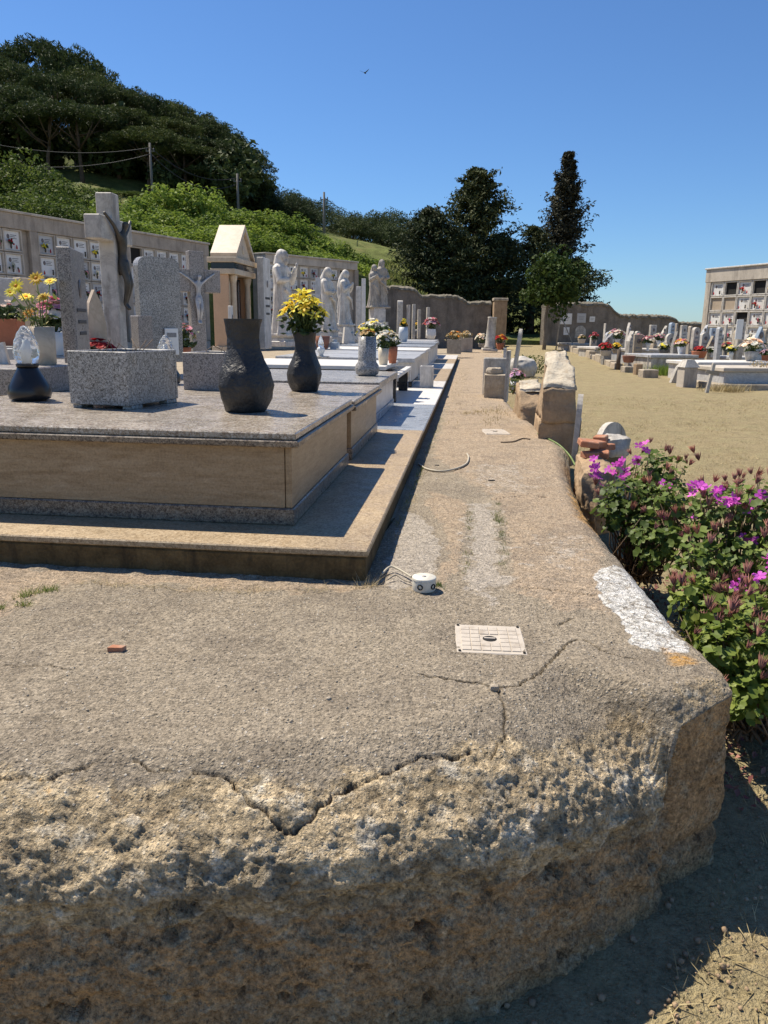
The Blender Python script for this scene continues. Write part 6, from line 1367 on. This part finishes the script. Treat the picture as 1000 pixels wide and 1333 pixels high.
rvase(803, 447, 441, 28.5, 4, 'ceramic_greywhite', 'grey vase under the large mixed bouquet', 'vase', 'grey_vase', ('mixed_bouquet', 'large white, peach and green bouquet left of the pointed headstone', 11, 12, ['white', 'peach', 'pink', 'yellow'], 34, 2.6, 160))
rvase(788, 463, 456, 24.5, 7, 'concrete_light', 'grey square-looking pot under the red flower mass', 'pot', 'grey_pot', ('red_flowers', 'bright red flower mass behind the wooden post', 9.5, 10, ['red'], 36, 2.4), BOWL)
rvase(802, 460, 454, 24.8, 5, 'concrete_wall', 'brown pot beside the red flower mass', 'pot', 'brown_pot', ('yellow_flowers', 'yellow flowers between the red mass and the wooden post', 6, 8, ['yellow', 'gold'], 20, 2.2), BOWL)
rvase(773, 447, 441, 28, 3.4, 'ceramic_dark', 'dark vase with dull red flowers by the arched wall plaque', 'vase', 'dark_vase', ('dull_red_flowers', 'dull red flowers by the arched wall plaque', 5.5, 8, ['rose', 'red'], 14, 2.0))
rvase(818, 472, 463, 23.5, 8, 'terracotta_dark', 'dark red trough behind the thin stone upright', 'trough', 'red_trough', None, BOWL)
rvase(945, 462, 455, 25, 3, 'ceramic_dark', 'dark vase with brown-red leaves behind the cream bouquet', 'vase', 'dark_vase', ('russet_bouquet', 'russet leaves and red flowers before the columbarium', 7, 10, ['rose', 'dry', 'red'], 18, 2.2))
rvase(996, 470, 462, 22, 5, 'terracotta', 'terracotta pot with lilac flowers at the right edge', 'pot', 'terracotta_pot', ('lilac_flowers', 'lilac and pink flowers at the right edge', 8, 7, ['lilac', 'pink'], 20, 2.0), BOWL)
rvase(757, 447, 441, 30, 5, 'concrete_light', 'pale bowl with brown plants on the low white grave', 'bowl', 'pale_bowl', ('brown_plants', 'dry pinkish plants in the pale bowl', 5, 5, ['dry', 'peach'], 10, 2.0), BOWL)

# ------------------------------------------------------------------ small things on the path
def plane_point(x, y): return pz(x, y, 0)
def manhole(label, pts, z=.0):
    P = [pz(x, y, z) for x, y in pts]; c = sum(P, Vector())/4; ux = (P[1]-P[0]+P[2]-P[3]); w_ = ux.length/2; d_ = ((P[0]-P[3])+(P[1]-P[2])).length/2; rz = math.atan2(ux.y, ux.x)
    t_ = thing('manhole_cover', label, 'manhole cover', (c.x, c.y, tzmax(c.x, c.y, w_*.6)-.009), rz)
    mb = MB(); r = .012; mb.box(-w_/2, w_/2, -d_/2, d_/2, -.02, .008, .003); mb.build('frame', 'manhole_plastic', t_)
    n_ = 6; q = (w_-.04)/n_; qd = (d_-.04)/n_; me = MB(); me.box(-q/2+.0018, q/2-.0018, -qd/2+.0018, qd/2-.0018, .0078, .0112, .0012); me = me.mesh('tile', 'manhole_plastic')
    for i in range(n_):
        for j in range(n_):
            if (i in (2, 3) and j in (2, 3)) and n_ == 6: continue
            put('tile', me, t_, (-w_/2+.02+q*(i+.5), -d_/2+.02+qd*(j+.5), 0))
    mb = MB(); mb.lathe([(.026, .0085), (.024, .0095), (.0001, .0097)], 20, cap=False); mb.build('lift_hole', 'dark_hole', t_)
    mb = MB(); mb.box(-.02, .02, -.004, .004, .0098, .012, .001); mb.build('lift_bar', 'manhole_plastic', t_)
    for sx in (-1, 1):
        for sy in (-1, 1): mb = MB(); mb.lathe([(.005, .0085), (.005, .0125), (.0001, .0128)], 8, (sx*(w_/2-.012), sy*(d_/2-.012), 0), cap=False); mb.build('screw', 'dark_hole', t_)
manhole('pale square plastic manhole cover with a gridded top, on the near concrete', [(593, 812), (681, 815), (684, 852), (593, 848)])
manhole('small pale square manhole cover further up the path', [(630, 560), (660, 560), (661, 567), (627, 566.5)])
P_ = pz(552, 768, .0); t_ = thing('junction_box', 'round cream electrical junction box lying on the path', 'junction box', P_+Vector((0, .01, tzmax(P_.x, P_.y, .05)-.002)), .2)
mb = MB(); mb.lathe([(.048, 0), (.05, .004), (.05, .044), (.0495, .048)], 40); mb.build('body', 'cream_box', t_)
mb = MB(); mb.lathe([(.052, .048), (.052, .056), (.050, .059), (.0001, .0595)], 40, cap=False); mb.build('lid', 'cream_box', t_)
for a in (-2.15, -.95, .3, 2.2):
    mb = MB(); mb.lathe([(.0125, 0), (.0125, .006), (.0085, .006), (.0085, .001), (.0001, .001)], 16, cap=False); o = mb.build('cable_gland', 'dark_hole', t_, (.0475*math.cos(a), .0475*math.sin(a), .025)); o.rotation_euler = (0, math.pi/2, a)
mb = MB(); mb.lathe([(.009, .0596), (.009, .0605), (.0001, .0606)], 12, cap=False); mb.build('lid_screw', 'print_grey', t_)
def cable(name, label, pts, r, mat='cable_cream', zs=None):
    P = [pz(x, y, 0) for x, y in pts]; P = [p+Vector((0, 0, tz(p.x, p.y)+r+(zs[i] if zs else .002))) for i, p in enumerate(P)]; S = smooth_curve([tuple(p) for p in P], 8); mb = MB(); mb.tube([Vector(p) for p in S], r, 7)
    tag(mb.build(name, mat), label, 'cable')
cable('cable', 'looped cream cable lying across the path beyond the junction box', [(545, 605), (556, 612), (575, 615), (595, 612), (607, 606), (610, 598), (608, 593)], .008)
cable('cable', 'thin grey cable running from the kerb to the junction box', [(497, 752), (508, 745), (520, 748), (536, 757)], .005, 'cable_cream', [.01, .022, .02, .018])
cable('cable', 'second thin cable stub beside the junction box', [(505, 758), (515, 755), (525, 758), (534, 762)], .004, 'wood_grey', [.01, .02, .01, .012])
cable('hose', 'thin green hose at the foot of the tall wall stub', [(700, 566), (712, 572), (728, 578), (742, 582), (750, 592)], .009, 'stem_green')
cable('cable', 'dark twisted wire on the path by the wall stub', [(652, 578), (668, 577), (680, 573), (690, 574)], .006, 'wood_dark')
P_ = pz(152, 846, 0); mb = MB(); mb.prism([(-.028, -.012), (.022, -.016), (.032, .004), (-.016, .014)], 0, .016, 'z'); tag(mb.build('brick_fragment', 'brick', None, P_+Vector((0, 0, tz(P_.x, P_.y)+.001)), .1), 'small broken chip of red brick on the near concrete', 'brick fragment')
for i, (x, y, s, lb) in enumerate([(643, 898, .013, 'small pale pebble lodged in the crack by the manhole cover'), (428, 911, .007, 'tiny pale pebble on the near concrete'), (696, 700, .007, 'tiny stone on the right half of the path')]):
    r_ = rock('pebble', (s*2, s*1.7, s*1.4), 50+i, 'rough_stone', None, pz(x, y, 0)-Vector((0, 0, .002)), i, .3, s*.3, 40, 8); tag(r_, lb, 'pebble')
for (x, y, l, lb) in [(640, 627, .05, 'short black strip lying on the path'), (569, 606, .035, 'short black strip inside the cable loop')]:
    mb = MB(); mb.box(-l/2, l/2, -.006, .006, 0, .006, .002); tag(mb.build('black_strip', 'wire_black', None, pz(x, y, 0)+Vector((0, 0, tz(*pz(x, y, 0)[:2])+.001))), lb, 'debris')
# weeds and straw in joints
def weeds(name, label, lines, n_, h, wd, mat, spread=.02, lean=.9):
    pts = []
    for L_ in lines:
        q = np.array([list(pz(x, y, 0)) for x, y in L_]); S = resample(q, .02)
        for _ in range(n_//len(lines)): p = S[rng.integers(len(S))]; pts.append(p+np.append(rng.normal(0, spread, 2), 0))
    pts = np.array([(p[0], p[1], tz(p[0], p[1])-.004) for p in pts]); d = fbm(pts, 6, 2) > -.12; o = stuff(blades(name, pts[d], h, wd, mat, lean)); o['label'] = label
weeds('joint_weeds', 'sparse green weeds in the joints of the path', [[(607, 745), (611, 690), (612, 655)], [(655, 740), (656, 690), (648, 655)], [(645, 670), (652, 700)], [(560, 760), (580, 763)]], 900, .022, .004, 'weed', .012)
weeds('kerb_straw', 'dry straw and weeds along the foot of the kerb', [[(110, 757), (200, 765), (300, 769), (400, 768), (480, 766)], [(485, 758), (520, 690), (545, 625), (560, 580)]], 900, .03, .003, 'straw', .018, 2.2)
weeds('kerb_weeds', 'tufts of weeds along the path side of the kerb', [[(515, 690), (548, 610)], [(556, 590), (575, 545)], [(20, 775), (70, 768)], [(0, 790), (30, 788)]], 700, .035, .004, 'weed', .015, 1.2)
weeds('path_straw', 'dry grass patches on the far half of the path', [[(590, 560), (600, 500), (606, 480)], [(640, 555), (650, 530)], [(600, 540), (640, 535)]], 900, .04, .008, 'straw', .10, 1.5)
weeds('plinth_roots', 'dry hanging roots at the near corner of the kerb', [[(470, 762), (482, 764)]], 60, .06, .003, 'straw', .02, 1.5)

# ------------------------------------------------------------------ geraniums beside the terrace
def gleaf(n_=9):
    mb = MB(); vs = [(0, 0, 0)]
    for i in range(n_*2+1):
        a = -2.6+5.2*i/(n_*2); r = 1-.16*(i % 2)-.05*math.cos(a*2); vs.append((r*math.cos(a)*.5+.2, r*math.sin(a)*.55, .13*r*r+.05*math.sin(i*2.1)))
    mb.add(vs, [[0, i, i+1] for i in range(1, n_*2+1)], 0, True); return np.array(mb.v), np.array(mb.f)
GL = gleaf(5)
def merge_inst(base, P, Nn, sc):
    v0, f0 = base; n_ = len(P); out = np.zeros((n_, len(v0), 3)); Nn = Nn/(np.linalg.norm(Nn, axis=1)[:, None]+1e-9)
    t = np.cross(Nn, rng.normal(size=(n_, 3))); t /= np.linalg.norm(t, axis=1)[:, None]+1e-9; b = np.cross(Nn, t)
    out = P[:, None]+sc[:, None, None]*(v0[None, :, 0:1]*t[:, None]+v0[None, :, 1:2]*b[:, None]+v0[None, :, 2:3]*Nn[:, None])
    f = (f0[None]+(np.arange(n_)*len(v0))[:, None, None]).reshape(-1, 3); return out.reshape(-1, 3), f
SEED = MB()
for i in range(11):
    a = i*2.4; q = .35+.5*((i*37) % 10)/10; d = Vector((math.cos(a)*q*.55, math.sin(a)*q*.55, .9)); b = d*.25; tip = d*(1.0+.2*((i*13) % 5)/5)
    SEED.tube([b*.2, b+d*.1, d*.55, tip], [.02, .075, .055, .008], 5)
SEEDM = SEED.mesh('seed_head', 'seedhead')
fl_ = MB()
for i in range(5):
    a = 2*math.pi*i/5+(.25 if i < 2 else -.05); d = Vector((math.cos(a), math.sin(a), .25)); s_ = Vector((-d.y, d.x, 0)); fl_.add([d*.05, d*.5+s_*.32, d*.95+s_*.26-Vector((0, 0, .05)), d*1.05-Vector((0, 0, .08)), d*.95-s_*.26-Vector((0, 0, .05)), d*.5-s_*.32], [[0, 1, 2, 3], [0, 3, 4, 5]], 0, True)
GFL = fl_.mesh('flower', 'petal_magenta')
def geranium(label, root, lobes, nleaf, seeds, flowers, seed):
    """lobes: (centre, radii); seeds/flowers: points of the crown surface"""
    t_ = thing('geranium', label, 'geranium', root); rr = np.random.default_rng(seed); P = []; Nn = []; root = Vector(root)
    for c, r, w_ in lobes:
        k = int(nleaf*w_); d = rr.normal(size=(k, 3)); d /= np.linalg.norm(d, axis=1)[:, None]; q = rr.uniform(.45, 1.05, k)[:, None]; clump = fbm(d*2+seed, 1.3, 2); keep = clump > -.22
        P.append((np.array(c)+d*q*np.array(r))[keep]); Nn.append((d*.7+np.array([-.1, .0, .75])+.45*rr.normal(size=(k, 3)))[keep])
    P = np.concatenate(P); Nn = np.concatenate(Nn); ok = P[:, 2] > fz(0, P[:, 1])+.03; ok &= ~((P[:, 0] < np.interp(P[:, 1], EDGE[k_c1:, 1], EDGE[k_c1:, 0])+.02) & (P[:, 2] < .03)); P = P[ok]; Nn = Nn[ok]
    v, f = merge_inst(GL, P-np.array(root), Nn, rr.uniform(.5, 1.0, len(P))**1.6*.066); o = link(bpy.data.objects.new('foliage', npmesh('foliage', v, f, ['geranium_leaf'], True)), t_); stuff(o)
    mb = MB()
    for i in range(0, len(P), 7):
        e = Vector(P[i])-root; m = e*.5+Vector((rr.normal()*.05, rr.normal()*.05, -.06)); b = Vector((rr.normal()*.07, rr.normal()*.07, -.02)); mb.tube([b, m, e], [.007, .005, .0025], 5)
    mb.build('stems', 'stem_brown', t_)
    for p in seeds: put('seed_head', SEEDM, t_, Vector(p)-root, (rr.uniform(-.5, .5), rr.uniform(-.5, .5), rr.uniform(0, 6)), rr.uniform(.04, .066))
    for p in flowers:
        for j in range(rr.integers(3, 5)): put('flower', GFL, t_, Vector(p)-root+Vector((rr.normal()*.018, rr.normal()*.012, rr.normal()*.016)), (rr.uniform(.2, 1.2), rr.uniform(-.5, .5), rr.uniform(0, 6)), rr.uniform(.025, .034))
def pts(L_): return [tuple(py(x, y, Y)) for x, y, Y in L_]
def rnd_on(lobes, n_, seed):
    rr = random.Random(seed); out = []
    for i in range(n_):
        c, r, w_ = rr.choices(lobes, [l[2] for l in lobes])[0]; a = rr.uniform(0, 6.28); e = rr.uniform(.35, 1.3); d = (math.cos(a)*math.cos(e), math.sin(a)*math.cos(e), math.sin(e)); out.append(tuple(c[k]+d[k]*r[k]*1.12 for k in range(3)))
    return out
def lobe(x, y, Y, rx, ry, rz_, w_): return (tuple(py(x, y, Y)), (rx, ry, rz_), w_)
LA = [lobe(850, 705, 4.4, .14, .2, .16, .2), lobe(835, 690, 4.7, .14, .16, .18, .15), lobe(820, 648, 4.9, .20, .22, .15, .30), lobe(856, 618, 5.0, .19, .2, .17, .25), lobe(800, 668, 4.8, .12, .15, .12, .12), lobe(862, 660, 4.8, .17, .2, .15, .2), lobe(880, 700, 4.6, .16, .2, .15, .13)]
geranium('geranium with magenta flowers over the brick pile, farthest of the three', (1.72, 4.95, -.52), LA, 1050, pts([(846, 577, 4.9), (822, 592, 4.8), (872, 592, 4.9), (882, 600, 4.9), (904, 590, 4.9), (895, 604, 4.9), (910, 600, 4.9), (868, 612, 4.7), (830, 604, 4.7), (775, 632, 4.6), (895, 640, 4.6), (780, 645, 4.6)])+rnd_on(LA, 34, 5), pts([(778, 601, 4.7), (806, 602, 4.7), (817, 614, 4.68), (784, 623, 4.65), (839, 582, 4.85), (798, 610, 4.7), (770, 612, 4.7), (826, 600, 4.7), (812, 622, 4.6)])+rnd_on(LA, 4, 15), 2)
LB = [lobe(905, 745, 3.9, .14, .2, .18, .18), lobe(870, 655, 4.5, .14, .18, .16, .14), lobe(1010, 740, 3.9, .16, .2, .2, .16), lobe(935, 665, 4.3, .20, .22, .15, .28), lobe(985, 660, 4.2, .2, .22, .16, .26), lobe(905, 700, 4.2, .15, .2, .14, .14), lobe(960, 720, 4.0, .18, .2, .15, .2), lobe(1020, 690, 4.1, .18, .2, .17, .16)]
geranium('geranium with brown seed heads and few magenta flowers at the right edge, middle of three', (2.0, 4.2, -.55), LB, 1050, pts([(930, 628, 4.2), (912, 640, 4.2), (945, 640, 4.2), (960, 632, 4.2), (975, 645, 4.2), (985, 630, 4.2), (995, 650, 4.1), (922, 660, 4.1), (970, 665, 4.1)])+rnd_on(LB, 48, 6), pts([(913, 632, 4.15), (936, 652, 4.1), (957, 651, 4.1), (987, 648, 4.1), (946, 658, 4.1), (928, 640, 4.15), (975, 655, 4.1)])+rnd_on(LB, 4, 16), 3)
LC = [lobe(905, 790, 3.35, .10, .16, .16, .16), lobe(935, 850, 2.95, .10, .14, .18, .18), lobe(1000, 830, 3.0, .15, .2, .2, .2), lobe(935, 790, 3.4, .15, .2, .13, .25), lobe(985, 790, 3.3, .17, .2, .15, .22), lobe(960, 850, 3.0, .15, .18, .14, .22), lobe(1005, 880, 2.85, .15, .18, .15, .2), lobe(965, 905, 2.8, .10, .12, .10, .11)]
geranium('geranium nearest the terrace corner, low and leafy with pinkish seed heads', (1.62, 3.1, -.58), LC, 1100, pts([(905, 762, 3.4), (925, 775, 3.35), (948, 772, 3.3), (970, 780, 3.3), (990, 775, 3.2), (940, 815, 3.1), (975, 825, 3.05), (955, 805, 3.1)])+rnd_on(LC, 55, 7), pts([(988, 752, 3.3), (962, 758, 3.35), (975, 764, 3.3)])+rnd_on(LC, 3, 17), 4)
# dead leaves under the geraniums
cs = np.stack([rng.uniform(1.25, 2.3, 900), rng.uniform(2.5, 5.2, 900), np.zeros(900)], 1); cs[:, 2] = fz(cs[:, 0], cs[:, 1])+.012
v, f = leafcloud(cs, .035, .7, None, True, .5, np.tile([0, 0, 1.], (900, 1))); o = stuff(link(bpy.data.objects.new('leaf_litter', npmesh('leaf_litter', v, f, ['seedhead'])))); o['label'] = 'brown dead leaves on the ground below the geraniums'

# a bird high in the sky
mb = MB(); mb.tube([(-.16, 0, 0), (-.06, 0, .01), (.08, 0, .01), (.2, 0, -.01)], [.01, .05, .055, .01], 8)
o = thing('bird', 'tiny dark bird flying high in the blue sky', 'bird', py(475, 95, 70), R(60)); mb.build('body', 'wire_black', o)
for sg in (-1, 1):
    mb = MB(); mb.prism([(-.05, 0), (.09, 0), (.05, .25), (-.06, .5), (-.08, .48)], 0, .012, 'z', M=Matrix.Rotation(R(25*sg), 4, 'X') @ Matrix.Diagonal((1, sg, 1, 1))); mb.build('wing', 'wire_black', o)

# crumbs fallen from the broken edge
mb = MB(); rk = random.Random(4)
for i in range(170):
    s_ = rk.uniform(-.9, .95); k = min(range(0, nE, 6), key=lambda q: abs(EDGE[q, 0]-s_) if q < k_c0 else 9); p = EDGE[k]; n_ = nor[k]; o_ = rk.uniform(.04, .30); r = .003+.010*rk.random()**3
    mb.ell((p[0]+n_[0]*o_, p[1]+n_[1]*o_, float(fz(p[0], p[1]-o_))+r*.35), (r, r*rk.uniform(.7, 1.3), r*.75), 5, 3)
o = stuff(mb.build('crumbs', 'tan_block')); o['label'] = 'crumbs of broken concrete at the foot of the terrace wall'
mb = MB()
for i in range(150):
    x = rk.uniform(-30, 900); y = rk.uniform(780, 1000); p = pz(x, y, 0); k = int(np.argmin(np.linalg.norm(EDGE-np.array([p.x, p.y]), axis=1)))
    if tz(p.x, p.y) < -.03 or abs(p.x-EDGE[k, 0])+abs(p.y-EDGE[k, 1]) < .3: continue
    r = rk.uniform(.0015, .005); mb.ell((p.x, p.y, tz(p.x, p.y)+r*.4), (r, r*rk.uniform(.7, 1.4), r*.7), 5, 3)
o = stuff(mb.build('grit', 'rough_stone')); o['label'] = 'loose grit scattered over the near concrete'
